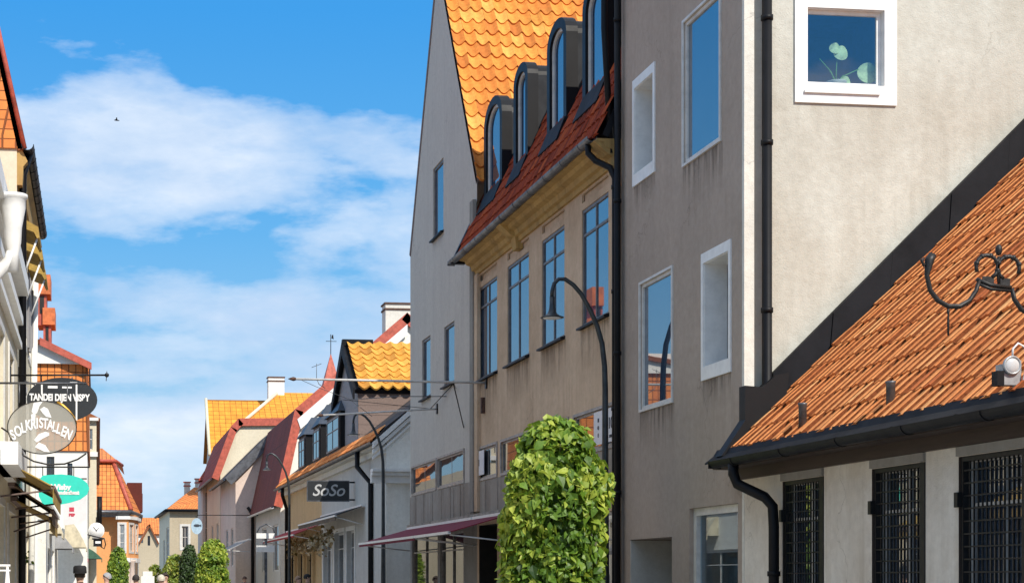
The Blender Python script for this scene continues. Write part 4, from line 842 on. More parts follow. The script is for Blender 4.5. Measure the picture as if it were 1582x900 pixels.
b.face([o2-Vector((0, 0, .02)), o1-Vector((0, 0, .02)), bk-Vector((0, 0, .02)), o3-Vector((0, 0, .02))], 1); b.build('roof', ['uv_orange', 'wood'], hH)
b = MB(); b.tube([o1, o2, o3], .1, 6); b.build('gutter', 'black', hH)
for p, y_ in ((289, 745), (306, 740)):
    c = PY(p, y_, yh+5); chimney(hH, c.x, c.y, c.z-1.8, c.z, .42, .4, 'offwhite')
# blue-grey glazed bay beside the cream gable
hB = thing('bay_window_house', 'narrow grey house with tall glazed bay beside the tan corner house', 'house', (7.4, 110, 0))
yb = 108; l_, r_ = Xy(313, yb), Xy(334, yb); zt2 = Zp(742, 7, yb)
b = MB(); b.wall(FC(yb), [(l_, 0), (r_+2, 0), (r_+2, zt2), (l_, zt2)], [(l_+.15, l_+.40, Zp(840, 7, yb), zt2-.7, .1), (l_+.5, r_-.1, Zp(840, 7, yb), zt2-.7, .1)]); b.wall(FR(l_), [(yb, 0), (yb+5, 0), (yb+5, zt2), (yb, zt2)]); b.build('wall', 'lgrey', hB)
window(hB, FC(yb), l_+.152, l_+.398, Zp(839, 7, yb), zt2-.702, .08, .04, .05, 1, (.3, .6), 'wframe', 'glass'); window(hB, FC(yb), l_+.502, r_-.102, Zp(839, 7, yb), zt2-.702, .08, .04, .05, 2, (.3, .6), 'wframe', 'glass')
b = MB(); b.slab((l_-.3, yb-.4, zt2), (r_+2, yb-.4, zt2), (r_+2, yb+3, zt2+1.6), (l_+.8, yb+3, zt2+1.6), .12); b.build('roof', 'uv_red', hB)
# distant gable in the gap and its orange neighbour
yk = 150; hk = thing('far_gable_house', 'small far tan gabled house with blue windows closing the street', 'house', (5, yk, 0))
P_ = [PY(p, q_, yk) for p, q_ in ((214, 840), (231, 810), (246, 840))]
b = MB(); b.wall(FC(yk), [(P_[0].x, 0), (P_[2].x, 0), (P_[2].x, P_[0].z), (P_[1].x, P_[1].z), (P_[0].x, P_[0].z)], [(Xy(228, yk), Xy(232, yk), Zp(842, 5, yk), Zp(827, 5, yk), .15), (Xy(218, yk), Xy(221, yk), Zp(838, 5, yk), Zp(831, 5, yk), .15)]); b.build('wall', 'tan', hk)
window(hk, FC(yk), Xy(228, yk)+.002, Xy(232, yk)-.002, Zp(842, 5, yk), Zp(827, 5, yk), .1, .04, .05, 1, (.5,), 'slate', 'glass'); window(hk, FC(yk), Xy(218, yk)+.002, Xy(221, yk)-.002, Zp(838, 5, yk), Zp(831, 5, yk), .1, .03, .05, 1, (), 'slate', 'glass')
b = MB(); zz = P_[0].z
for A1, A2 in ((P_[0], P_[1]), (P_[2], P_[1])): b.slab((A1.x, yk-.3, A1.z+.05), (A1.x, yk+7, A1.z+.05), (A2.x, yk+7, A2.z+.05), (A2.x, yk-.3, A2.z+.05), .12)
b.build('roof', 'uv_orange', hk)
yl = 158; hl = thing('far_orange_roof_house', 'far white house under a plain orange roof behind the small tan gable', 'house', (5, yl, 0))
b = MB(); a_, c_ = Xy(196, yl), Xy(262, yl); b.box(FC(yl), a_, c_, -8, 0, 0, Zp(824, 5, yl)); b.build('wall', 'white', hl)
b = MB(); b.slab((a_, yl-.3, Zp(824, 5, yl)), (c_, yl-.3, Zp(824, 5, yl)), (c_, yl+4, Zp(800, 5, yl)+.2), (a_, yl+4, Zp(800, 5, yl)+.2), .15); b.slab((a_, yl+8.3, Zp(824, 5, yl)), (c_, yl+8.3, Zp(824, 5, yl)), (c_, yl+4, Zp(800, 5, yl)+.2), (a_, yl+4, Zp(800, 5, yl)+.2), .15); b.build('roof', 'uv_orange', hl)
# ================================================================== LEFT SIDE
FLx = FL(-1.5)
# ---- L0: near cream house
ln = thing('near_cream_house', 'cream shop house at the left edge with horizontal mouldings and mustard awnings', 'house', (-3, 26, 0))
y0, y1 = 13.0, Yx(26, -1.5)
fw0 = [(y1-3.0, y1-1.6, H(2.0), H(3.9)), (y1-6, y1-4.6, H(2.0), H(3.9)), (y1-9, y1-7.6, H(2.0), H(3.9)), (y1-3.4, y1-.8, .3, H(1.15)), (y1-7.5, y1-4.5, .3, H(1.15))]
b = MB(); b.wall(FLx, [(y0, 0), (y1, 0), (y1, H(5.6)), (y0, H(5.6))], [f+(.2,) for f in fw0]); b.box(FC(y0), -9, -1.5, -.2, 0, 0, H(5.6)); b.build('wall', 'cream', ln)
for f in fw0: window(ln, FLx, f[0]+.002, f[1]-.002, f[2]+.002, f[3]-.002, .15, .08, .06, 2, (.7,), 'wframe', 'glass', trim=.12)
b = MB()
for z, pr_, hh_ in ((5.3, .22, .3), (4.75, .12, .16), (4.3, .10, .12), (1.62, .14, .2)): b.box(FLx, y0, y1, 0, pr_, H(z), H(z)+hh_)
b.build('moulding', 'wpaint', ln)
b = MB(); b.slab((-1.35, y0, H(5.65)), (-1.35, y1, H(5.65)), (-5, y1, H(6.5)), (-5, y0, H(6.5)), .15); b.build('roof', 'uv_orange', ln)
hy_ = 24.0; hp = PY(20, 300, hy_); r = .19
b = MB(); b.lathe((hp.x, hy_, 0), [(.08, Zp(392, -1.2, hy_)-.25), (.08, Zp(392, -1.2, hy_)), (.115, Zp(375, -1.2, hy_)), (.125, Zp(352, -1.2, hy_)), (.175, Zp(322, -1.2, hy_)), (.18, Zp(308, -1.2, hy_)), (.205, Zp(306, -1.2, hy_)), (.205, Zp(301, -1.2, hy_))], 24); b.build('rainwater_head', 'wpaint', ln)
zq = Zp(392, -1.2, hy_)
pipe(ln, [(hp.x, hy_, zq+.05), (hp.x-.05, hy_, zq-.1), (hp.x-.28, hy_, zq-.35), (-1.58, hy_, zq-.55), (-1.6, hy_, .1)], .085, 'wpaint', cn=14)
for a, c, z, out, dr, m_ in ((y1-6.5, y1-1.5, 1.78, .85, .4, 'tancl'), (y1-3.2, y1+.4, 1.58, .75, .42, 'brncl'), (y1-2.4, y1+2.5, 1.36, .7, .3, 'tancl')):
    awning(ln, a, c, H(z), out, dr, m_, .24, -1.5, 'woodb', -1)
b = MB(); b.box(FLx, 24.4, 27.5, .0, .38, H(1.62), H(1.95)); b.build('canopy_box', 'wpaint', ln)
# ---- L1: tall house with tile-hung end and black gutter
lt = thing('tall_left_house', 'tall cream house on the left with black gutter and mustard window hoods', 'house', (-3, 38, 0))
ye, yf = y1+.02, 40.5
zg = H(8.15)
hw_ = []
for k in range(6): a = ye+.6+k*2.25; hw_ += [(a, a+1.2, H(4.9), H(6.5)), (a, a+1.2, H(2.3), H(3.9))]
gsh = [(ye+1+k*3.3, ye+3.4+k*3.3, .3, H(1.0)) for k in range(5)]
hw_ = [h for h in hw_ if h[1] < yf-.3]; gsh = [h for h in gsh if h[1] < yf-.3]
b = MB(); b.wall(FLx, [(ye, 0), (yf, 0), (yf, zg), (ye, zg)], [f+(.2,) for f in hw_+gsh]); b.wall(FC(ye), [(-9, H(5)), (-1.5, H(5)), (-1.5, zg), (-9, zg)]); b.wall(FC(yf), [(-9, 0), (-1.5, 0), (-1.5, zg), (-9, zg)]); b.build('wall', 'cream', lt)
for f in hw_: window(lt, FLx, f[0]+.002, f[1]-.002, f[2]+.002, f[3]-.002, .15, .08, .06, 2, (.7,), 'wframe', 'glass', trim=.14)
for f in gsh: window(lt, FLx, f[0]+.002, f[1]-.002, f[2]+.002, f[3]-.002, .15, .08, .06, 2, (.8,), 'wframe', 'glass_d', name='shop_window')
for f in hw_:
    if f[2] > H(4.5):
        b = MB(); b.profile(FLx, [(.02, f[3]+.42), (.38, f[3]+.22), (.40, f[3]+.02), (.36, f[3]+.0), (.30, f[3]+.12), (.02, f[3]+.22)], f[0]-.1, f[1]+.1); b.tube([FLx.p(f[0], .02, f[3]-.9), FLx.p(f[0], .36, f[3]+.02)], .02, 6, 1); b.build('window_hood', ['tancl', 'wpaint'], lt)
        for q_ in (f[0]-.32, f[1]+.08): b = MB(); b.box(FLx, q_, q_+.24, .03, .07, f[2], f[3]); b.build('shutter', 'woodg', lt)
b = MB(); halfgutter(b, FLx, ye-.1, yf, .20, zg, .12, 0, 12)
b.build('gutter', 'black', lt)
b = MB(); b.profile(FLx, [(0, zg-.75), (.10, zg-.75), (.12, zg-.4), (.2, zg-.3), (.06, zg-.02), (0, zg-.02)], ye, yf); b.build('cornice', 'ochre', lt)
tp = [PY(40, 231, ye), PY(0, 52, ye), PY(-9, 12, ye)]
b = MB(); b.face([Vector((-6, ye-.04, tp[0].z)), Vector((tp[0].x, ye-.04, tp[0].z)), Vector((tp[1].x, ye-.04, tp[1].z)), Vector((tp[2].x, ye-.04, tp[2].z)), Vector((-6, ye-.04, tp[2].z))], 0, [(0, 0), (4.5, 0), (4, 2.2), (3.5, 5), (0, 5)])
b.slab((tp[0].x, ye-.04, tp[0].z), (tp[0].x, yf, tp[0].z), (tp[2].x, yf, tp[2].z), (tp[2].x, ye-.04, tp[2].z), .15); b.build('roof', 'uv_orange', lt)
b = MB(); b.tube([tp[0]+Vector((-.02, -.06, 0)), tp[1]+Vector((-.02, -.06, 0)), tp[2]+Vector((-.02, -.06, 0))], .045, 8); b.slab((tp[2].x, ye, tp[2].z), (tp[2].x, yf, tp[2].z), (-5, yf, tp[2].z+1), (-5, ye, tp[2].z+1), .1); b.build('verge_tiles', 'verge_red', lt)
pipe(lt, [(-1.28, ye+.3, zg-.1), (-1.40, ye+.3, zg-.5), (-1.42, ye+.3, .1)], .07, 'black', cn=12)
pipe(lt, [(-1.40, yf-1, zg-.1), (-1.42, yf-4, .1)], .07, 'white', cn=12)
# ---- L2: orange tile-hung corner house, white ground floor
yo = 58.0; lo_ = thing('tile_hung_house', 'house hung with orange tiles above a white ground floor, stepping out from the left row', 'house', (-1.5, 61, 0))
xr, xl = Xy(137, yo), -6
zb_, zm, ztp = Zp(697, -.3, yo), Zp(562, -.3, yo), Zp(524, -1.5, yo)
b = MB(); b.wall(FC(yo), [(xl, 0), (xr-.05, 0), (xr-.05, zb_), (xl, zb_)], [(Xy(72, yo), Xy(84, yo), Zp(770, -1, yo), Zp(705, -1, yo), .12), (Xy(104, yo), Xy(112, yo), Zp(760, -1, yo), Zp(715, -1, yo), .12)]); b.wall(FL(xr-.05), [(yo, 0), (yo+8, 0), (yo+8, zm), (yo, zm)]); b.build('wall', 'white', lo_)
for p0, p1, q0, q1 in ((72, 84, 770, 705), (104, 112, 760, 715)): window(lo_, FC(yo), Xy(p0, yo)+.002, Xy(p1, yo)-.002, Zp(q0, -1, yo)+.002, Zp(q1, -1, yo)-.002, .1, .03, .05, 2, (.5,), 'slate', 'glass')
b = MB(); b.slab((xl, yo-.06, zb_), (xr, yo-.06, zb_), (xr, yo+.15, zm), (xl, yo+.15, zm), .1); b.slab((xr+.02, yo-.06, zb_), (xr+.02, yo+8, zb_), (xr-.02, yo+8, zm), (xr-.02, yo-.0, zm), .08); b.build('tile_hanging', 'uv_orange', lo_)
xtp = Xy(66, yo)
b = MB(); b.slab((xr+.05, yo-.15, zm), (xr+.05, yo+8, zm), (xtp, yo+8, ztp), (xtp, yo-.15, ztp), .16); b.slab((xl, yo-.15, ztp-.6), (xl, yo+8, ztp-.6), (xtp, yo+8, ztp), (xtp, yo-.15, ztp), .16); b.build('roof', 'uv_orange', lo_)
b = MB(); b.prism(FC(yo), [(xl, zm), (xr-.05, zm), (xtp, ztp-.12), (xl, ztp-.12)], -.1, .0); b.build('gable_end', 'white', lo_)
b = MB(); b.prism(FC(yo-.16), [(xr+.1, zm+.02), (xtp-.1, ztp+.04), (xtp-.1, ztp-.22), (xr+.1, zm-.22)], .0, .06); b.build('bargeboard', 'verge_red', lo_)
for p0, p1, q0, q1, q2 in ((57, 78, 455, 425, 480), (66, 85, 502, 476, 530)):   # box dormers up the roof
    x0_, x1_ = Xy(p0, yo+1), Xy(p1, yo+1); f_ = FC(yo+1); b = MB(); b.box(f_, x0_, x1_, -1.4, .12, Zp(q0, -1.5, yo+1), Zp(q1, -1.5, yo+1)); b.box(f_, x0_+.02, x1_-.14, -1.3, 0, Zp(q2, -1.5, yo+1)-.5, Zp(q0, -1.5, yo+1)-.002, 1)
    b.box(f_, x0_+.1, x1_-.22, .001, .02, Zp(q2, -1.5, yo+1)-.1, Zp(q0, -1.5, yo+1)-.06, 2); b.build('roof_box', ['uv_plain', 'rust', 'dark'], lo_) if False else b.build('roof_box', ['verge_or', 'verge_red', 'dark'], lo_)
# ---- L3: cream house behind
yc = 68.0; lc = thing('narrow_cream_house', 'narrow cream house between the tile hung house and the apricot house', 'house', (-.5, 72, 0))
xr3 = Xy(149, yc); z3 = Zp(646, 0, yc)
b = MB(); b.wall(FC(yc), [(-6, 0), (xr3, 0), (xr3, z3), (-6, z3)], [(Xy(138, yc), Xy(143, yc), Zp(694, 0, yc), Zp(662, 0, yc), .12)]); b.wall(FL(xr3), [(yc, 0), (yc+18, 0), (yc+18, z3-1.6), (yc, z3-1.6)]); b.build('wall', 'cream', lc)
window(lc, FC(yc), Xy(138, yc)+.002, Xy(143, yc)-.002, Zp(694, 0, yc)+.002, Zp(662, 0, yc)-.002, .1, .03, .05, 1, (.5,), 'wframe', 'glass')
b = MB(); b.slab((xr3+.15, yc-.1, z3), (xr3+.15, yc+18, z3-1.6), (-4, yc+18, z3+2), (-4, yc-.1, z3+2), .15); b.build('roof', 'uv_orange', lc)
b = MB(); b.box(FC(yc), Xy(134, yc), xr3+.05, 0, .12, Zp(705, 0, yc), Zp(698, 0, yc)); b.box(FC(yc), Xy(134, yc), xr3+.08, 0, .2, z3-.1, z3+.02); b.build('moulding', 'wpaint', lc)
pipe(lc, [(xr3-.35, yc-.08, z3-.1), (xr3-.35, yc-.08, .1)], .05, 'zinc', cn=8); pipe(lc, [(xr3+.12, yc+.6, Zp(765, 0, yc)), (xr3+.12, yc+.6, Zp(812, 0, yc))], .10, 'black', cn=8, name='wall_post')
# white shop buildings low on the left with awnings: L1b pillars
lp = thing('corner_shop', 'low white shop with pale grey pillar and cluttered awnings beneath the teal sign', 'shop', (-1.2, 47, 0))
yp_ = 43.0
b = MB(); b.wall(FC(yp_), [(-1.49, 0), (Xy(71, yp_), 0), (Xy(71, yp_), H(1.9)), (-1.49, H(1.9))]); b.wall(FL(Xy(71, yp_)), [(yp_, 0), (yp_+13, 0), (yp_+13, H(1.9)), (yp_, H(1.9))], [(yp_+1.5, yp_+4.5, .3, H(.8), .15), (yp_+5.5, yp_+8.5, .3, H(.8), .15)]); b.build('wall', 'white', lp); b = MB(); b.box(FC(yp_-.1), -1.49, Xy(72, yp_)+.06, -13, .0, H(1.9), H(2.0)); b.build('canopy_board', 'white', lp)
xs = Xy(71, yp_)
for k in (1.5, 5.5): window(lp, FL(xs), yp_+k+.002, yp_+k+2.998, .302, H(.798), .1, .08, .05, 2, (.8,), 'wframe', 'glass_d', name='shop_window')
def aw2(th, y_, x0, x1, z0, z1, dep, m_):
    b = MB(); f_ = FC(y_); n = 6; pts = [(x0+(x1-x0)*k/n, z0+(z1-z0)*(k/n)**1.6) for k in range(n+1)]
    for k in range(n): b.face([f_.p(pts[k][0], .0, pts[k][1]), f_.p(pts[k+1][0], .0, pts[k+1][1]), f_.p(pts[k+1][0], -dep, pts[k+1][1]), f_.p(pts[k][0], -dep, pts[k][1])])
    b.face([f_.p(x0, 0, z0)]+[f_.p(x, 0, z) for x, z in pts[1:]]+[f_.p(x0, 0, z1)]); b.face([f_.p(x, -dep, z) for x, z in pts]+[f_.p(x0, -dep, z1)])
    b.box(f_, x1-.03, x1, -dep, 0, z1-.12, z1); b.build('awning', m_, th)
aw2(lp, 46, xs, Xy(97, 46), H(1.75), H(1.2), 2.4, 'creamcl'); aw2(lo_, 52, Xy(84, 52), Xy(113, 52), H(1.45), H(.9), 2.5, 'greycl'); aw2(lo_, 55.5, Xy(100, 55.5), Xy(134, 55.5), H(2.0), H(1.0), 2.2, 'creamcl')
aw2(lc, 61, Xy(110, 61), Xy(136, 61), H(1.15), H(.7), 2, 'pinkcl'); aw2(lc, 66, Xy(130, 66), Xy(158, 66), H(1.2), H(.75), 2, 'greencl')
# ---- L4: apricot house with hipped roof and bay
ya_ = 95.0; la = thing('apricot_house', 'apricot orange house with steep hipped orange roof, polygonal bay and columned porch', 'house', (1, 98, 0))
q4 = lambda p, y_, Y=ya_: PY(p, y_, Y)
ze4 = Zp(789, 1, ya_); xl4, xm4, xr4 = Xy(120, ya_), Xy(186, ya_), Xy(213, ya_+3)
cw = Xy(182, ya_)
b = MB(); b.wall(FC(ya_), [(xl4, 0), (cw, 0), (cw, ze4), (xl4, ze4)]); b.build('wall', 'orangew', la); b = MB(); b.wall(FL(Xy(213, ya_+6)), [(ya_+6, 0), (ya_+14, 0), (ya_+14, ze4), (ya_+6, ze4)]); b.build('side_wall', 'orangew', la)
pc = [Vector((cw, ya_, 0)), Vector((Xy(183, ya_-.8), ya_-.8, 0)), Vector((Xy(198, ya_-.8), ya_-.8, 0)), Vector((Xy(208, ya_+.5), ya_+.5, 0)), Vector((Xy(214, ya_+3), ya_+3, 0)), Vector((Xy(214, ya_+6), ya_+6, 0))]
b = MB(); wl = []
for i in range(5):
    p, q_ = pc[i], pc[i+1]; L = (q_-p).length; u = (q_-p).normalized(); f_ = Fr(p, u, Vector((u.y, -u.x, 0)))
    ho = [(L*.2, L*.8, Zp(851, 1, ya_), Zp(810, 1, ya_), .12)] if i in (1, 2, 3) else []
    if i == 1: ho = [(L*.12, L*.62, Zp(851, 1, ya_), Zp(810, 1, ya_), .12)]
    b.wall(f_, [(0, H(1.0)), (L, H(1.0)), (L, ze4-.3), (0, ze4-.3)], ho)
    b.box(f_, -.05, L+.05, .0, .14, ze4-.48, ze4-.3, 1); b.box(f_, -.05, L+.05, .0, .10, H(1.0)-.12, H(1.12), 1); b.box(f_, 0, L, -.4, .0, ze4-.3, ze4+.05, 0)
    wl += [(f_, h) for h in ho]
b.build('bay', ['orangew', 'wpaint'], la)
for f_, h in wl: window(la, f_, h[0]+.002, h[1]-.002, h[2]+.002, h[3]-.002, .1, .05, .05, 2, (.33, .66), 'wframe', 'glass', trim=.12)
for p in (190, 197, 204): 
    c = PY(p, 880, ya_-.4); b = MB(); b.lathe((c.x, c.y, 0), [(.24, 0), (.24, .2), (.17, .3), (.14, H(.85)), (.22, H(.95)), (.22, H(1.0))], 14); b.build('column', 'pink', la)
b = MB(); z0, z1 = ze4, Zp(712, 1, ya_+1.5); o = .35; E = [Vector((xl4-2, ya_-o-.6, z0)), Vector((Xy(202, ya_), ya_-o-.6, z0)), Vector((Xy(218, ya_+5), ya_+5, z0)), Vector((Xy(216, ya_+15), ya_+15, z0))]
T = [Vector((xl4-2, ya_+1.6, z1)), Vector((Xy(174, ya_+2), ya_+1.6, z1)), Vector((Xy(181, ya_+5), ya_+5, z1)), Vector((Xy(185, ya_+15), ya_+15, z1))]
def uvq(P):
    u = (P[1]-P[0]).normalized(); n = (P[1]-P[0]).cross(P[-1]-P[0]).normalized(); w_ = n.cross(u); return [((p-P[0]).dot(u), abs((p-P[0]).dot(w_))) for p in P]
for i in range(3): P = [E[i], E[i+1], T[i+1], T[i]]; b.face(P, 0, uvq(P))
top = [Vector((xl4-2, ya_+7, z1+1.2)), Vector((Xy(158, ya_+7), ya_+7, z1+1.15))]
for P in ([T[0]+Vector((0, -.3, .05)), T[1]+Vector((.2, -.3, .05)), top[1], top[0]], [T[1]+Vector((.2, -.3, .05)), T[2]+Vector((.3, 0, .05)), top[1]], [T[2]+Vector((.3, 0, .05)), T[3]+Vector((.3, 0, .05)), top[1]]): b.face(P, 0, uvq(P))
b.build('roof', 'uv_orange', la)
b = MB(); b.tube([E[1]+Vector((0, 0, .05)), T[1]+Vector((0, 0, .05))], .13, 6); b.tube([T[0]+Vector((0, -.3, 0)), T[1]+Vector((.2, -.3, 0)), T[2]+Vector((.3, 0, 0))], .1, 6); b.build('hip_tiles', 'verge_red', la)
b = MB(); b.tube([e+Vector((0, 0, -.08)) for e in E], .12, 6); b.profile(Fr((0, ya_-o-.45, 0), (1, 0, 0), (0, -1, 0)), [(0, z0-.35), (.15, z0-.1), (-.4, z0-.1), (-.4, z0-.35)], xl4, Xy(200, ya_)); b.build('gutter', 'zinc', la)
b = MB(); f_ = FL(Xy(206, ya_+8)); b.box(Fr((Xy(196, ya_+8), ya_+8, 0), (1, 0, 0), (0, -1, 0)), 0, .9, -1, 1, z0+.6, z0+2.0); b.box(Fr((Xy(203, ya_+7), ya_+7, 0), (1, 0, 0), (0, -1, 0)), 0, .65, -1, 1, z0+.2, z0+1.3); b.build('roof_dormer', 'uv_red', la)
awning(hf, Yx(388, 7.0), Yx(366, 7.0), H(1.75), 1.0, .45, 'greycl', .1, 7.0)
# ================================================================== STREET LAMPS
LY = 24.6; LX = Xy(935, LY)
def LP(x, y): v = PY(x, y, LY); return v
lamp = thing('street_lamp', 'dark gooseneck street lamp beside the leafy green column, in front of the beige house', 'street lamp', (LX, LY, 0), 'gooseneck street lamps')
b = MB(); b.tube([(LX, LY, 0), (LX, LY, 1.0), (LX, LY, 3.2), LP(935, 600), LP(934, 565), LP(930, 530), LP(922, 502), LP(911, 477), LP(898, 454), LP(886, 440), LP(873, 431), LP(863, 431), LP(856, 438), LP(853, 449), LP(852.5, 459)], [.075, .07, .05, .045, .042, .040, .038, .036, .034, .033, .032, .03, .03, .03, .03], 12)
b.lathe((LX, LY, 0), [(.11, 0), (.11, .5), (.09, .55), (.08, .9)], 14); b.build('pole', 'lampm', lamp)
hc = LP(853, 490); b = MB(); b.lathe((hc.x, LY, 0), [(.175, hc.z-.008), (.178, hc.z), (.12, hc.z+.02), (.075, hc.z+.055), (.05, hc.z+.11), (.04, hc.z+.18), (.038, hc.z+.31)], 24); b.build('lamp_shade', 'lampm', lamp)
b = MB(); b.lathe((hc.x, LY, 0), [(.12, hc.z-.02), (.14, hc.z-.009)], 20); b.build('bulb', 'lettw', lamp)
copy_thing(lamp, (Xy(592, 45.4), 45.4, 0), 'gooseneck street lamp by the white end wall, behind the burgundy awning')
copy_thing(lamp, (Xy(447, 60.5), 60.5, 0), 'farthest gooseneck street lamp, in front of the dark red mansard roof')
# ================================================================== TREES
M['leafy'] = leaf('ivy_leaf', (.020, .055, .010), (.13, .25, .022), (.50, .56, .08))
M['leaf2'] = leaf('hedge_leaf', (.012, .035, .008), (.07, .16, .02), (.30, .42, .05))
M['leafd'] = leaf('shaded_column_leaf', (.004, .012, .004), (.012, .035, .008), (.04, .08, .015), .1)  # leafd: leaf colour darkened to paint in the shade of the houses
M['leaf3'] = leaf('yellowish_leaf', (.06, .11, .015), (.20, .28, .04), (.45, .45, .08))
def column_tree(px, Y, pyt, rad, label, mat, nleaf, size, z0=.9, group='clipped column trees along the street', kind='leafy_tree'):
    X = Xy(px, Y); zt = Zp(pyt, X, Y); t = thing(kind, label, 'tree', (X, Y, 0), group)
    b = MB(); pth = [Vector((X+.03*math.sin(z*3), Y+.03*math.cos(z*2), z)) for z in (0, .6, 1.2, 1.8, zt-.7)]; b.tube(pth, [.085, .07, .055, .04, .015], 8)
    for k in range(16):
        a = k*2.4; z = .9+(zt-1.5)*k/16; l = rad*.75; b.tube([(X, Y, z), (X+l*.5*math.cos(a), Y+l*.5*math.sin(a), z+.15), (X+l*math.cos(a), Y+l*math.sin(a), z+.4)], [.025, .015, .006], 5)
    b.build('trunk', 'bark', t)
    pts = []; lob = [(random.uniform(0, 6.28), random.uniform(z0, zt), random.uniform(.25, .5)) for _ in range(46)]
    while len(pts) < nleaf:
        f = random.random(); z = z0+(zt-z0)*f; a = random.uniform(0, 2*math.pi)
        cap = (zt-z)/.42
        if cap < 1: rr = rad*(.70*max(0, 1-(1-cap)**2.3)**.45+.06*cap)
        elif cap < 2: rr = rad*(.76+.24*min(1, (cap-1)*1.1))
        else: rr = rad
        if f < .12: rr *= .75+.25*f/.12
        bump = sum(s_*math.exp(-(((a-la_+math.pi) % (2*math.pi)-math.pi)**2*rad*rad*9+(z-lz)**2*9)) for la_, lz, s_ in lob)
        rr *= .88+.20*min(bump, 1)
        dpt = random.random()**2.2
        if random.random() < .13: dpt = -random.random()*.20
        if dpt < .25 and dpt >= 0 and bump < .45 and random.random() < .80: continue
        r = rr*(1-.55*dpt)
        zz = z+(random.uniform(-.05, .06) if cap > .3 else random.uniform(-.1, .08))
        out = Vector((math.cos(a), math.sin(a), .25+max(0, 1-cap)*1.5)).normalized()
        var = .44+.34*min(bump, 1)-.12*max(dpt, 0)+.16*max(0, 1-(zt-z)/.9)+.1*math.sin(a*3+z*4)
        pts.append((Vector((X+r*math.cos(a), Y+r*math.sin(a), zz)), out, var))
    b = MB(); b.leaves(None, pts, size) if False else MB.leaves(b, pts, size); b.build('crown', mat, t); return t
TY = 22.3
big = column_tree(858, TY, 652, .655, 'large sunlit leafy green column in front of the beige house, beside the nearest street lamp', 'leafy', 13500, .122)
column_tree(329, 66, 834, .60, 'bright green clipped column at mid street, right of the darkest one', 'leafy', 5200, .12)
column_tree(292, 70, 843, .36, 'narrow darkest clipped column left of the bright green one at mid street', 'leafd', 3600, .11)
column_tree(182, 80, 846, .44, 'dark green clipped column in front of the apricot house', 'leaf2', 3600, .13)
column_tree(271, 86, 858, .62, 'ragged yellow green bush left of the narrowest dark column', 'leaf3', 2600, .16, z0=.1, group=None, kind='bush')
column_tree(240, 112, 872, .5, 'small pale bush by the white post at the end of the street', 'leaf3', 1200, .16, z0=.1, group=None, kind='bush')
# ================================================================== POLES AND WIRES
def hpole(name, label, pw, py0, tip, ty, r, mats, extra=None):
    Y = Yx(pw, 8); a = Vector((8, Y, Zp(py0, 8, Y))); c = PY(tip, ty, Y); t = thing(name, label, 'pole', a)
    b = MB(); b.tube([a, c], r, 10); m = c+(c-a).normalized()*.0
    b.build('rod', mats, t); b = MB(); b.lathe((0, 0, 0), [(0.001, 0)], 3) if False else None
    d = (c-a).normalized(); b.tube([c, c+d*.05, c+d*.10, c+d*.16], [r*1.2, r*1.8, r*1.2, .004], 10); b.build('finial', 'rust', t)
    b = MB(); b.box(F8, Y-.06, Y+.06, .0, .03, a.z-.12, a.z+.12); b.build('wall_plate', 'blackm', t); return t, Y, a, c
tp1, Yp1, a1, c1 = hpole('flagpole', 'long white horizontal flagpole with reddish tip, fixed below the beige house farthest window', 752, 591, 457, 585, .024, 'wframe')
b = MB(); q_ = PY(700, 590, Yp1); b.tube([q_, (8, Yp1+2.2, Zp(660, 8, Yp1+2.2))], .013, 6); b.tube([q_, (8, Yp1+3.0, Zp(600, 8, Yp1+3))], .008, 5); b.build('stay', 'blackm', tp1)
b = MB()
for xx in (489,): c = PY(xx, 584, Yp1); b.tube([c, c+Vector((.05, 0, -.12)), c+Vector((.18, 0, -.2))], .008, 5); b.tube([c, c+Vector((0, 0, .3))], .006, 5); b.tube([c+Vector((-.1, 0, .22)), c+Vector((.1, 0, .3))], .006, 5)
b.build('fitting', 'zinc', tp1)
tp2, Yp2, a2, c2 = hpole('flagpole', 'shorter white horizontal flagpole without flag on the mauve gabled house', 676, 631, 499, 641, .022, 'wframe')
b = MB(); q_ = PY(665, 631, Yp2); b.tube([q_, (8, Yp2-1.8, Zp(592, 8, Yp2-1.8))], .011, 5); b.tube([q_, PY(530, 640, Yp2)+Vector((0, 0, .35))], .007, 5); b.build('stay', 'blackm', tp2)
Yw = Yx(690, 8); t = thing('cable', 'thin pale cable strung across to the mauve gabled house above the shorter flagpole', 'cable', (8, Yw, H(4)))
b = MB(); b.tube([PY(541, 617, Yw), PY(612, 612, Yw), PY(690, 612, Yw)+Vector((.0, 0, 0))], .010, 5); b.build('wire', 'zinc', t)
b = MB()
b.tube([PY(541, 617, Yw), PY(489, 597, Yw), PY(462, 585, Yw)], .006, 4); b.tube([PY(541, 617, Yw), PY(575, 643, Yw)], .006, 4); b.build('stay', 'zinc', t)
# ================================================================== SIGNS
def disc(b, fr_, cx, cz, rx, rz, b0, b1, m=0, n=40, pts=None):
    P = pts or [(cx+rx*math.cos(2*math.pi*k/n), cz+rz*math.sin(2*math.pi*k/n)) for k in range(n)]
    b.prism(fr_, P, b0, b1, m)
def bracket(t, y, px0, px1, py, r=.018, m='iron', knob=True, drops=()):
    b = MB(); a = Vector((-1.5, y, Zp(py, -1, y))); c = PY(px1, py-(1 if knob else 0), y); b.tube([a, c], r, 8)
    if knob: b.ball(c, .04, .04, .04, 6)
    for p, pz in drops: q = PY(p, py, y); b.tube([q, (q.x, y, Zp(pz, -1, y))], r*.6, 6)
    b.box(FLx, y-.05, y+.05, .0, .03, a.z-.15, a.z+.15); return b.build('bracket', m, t)
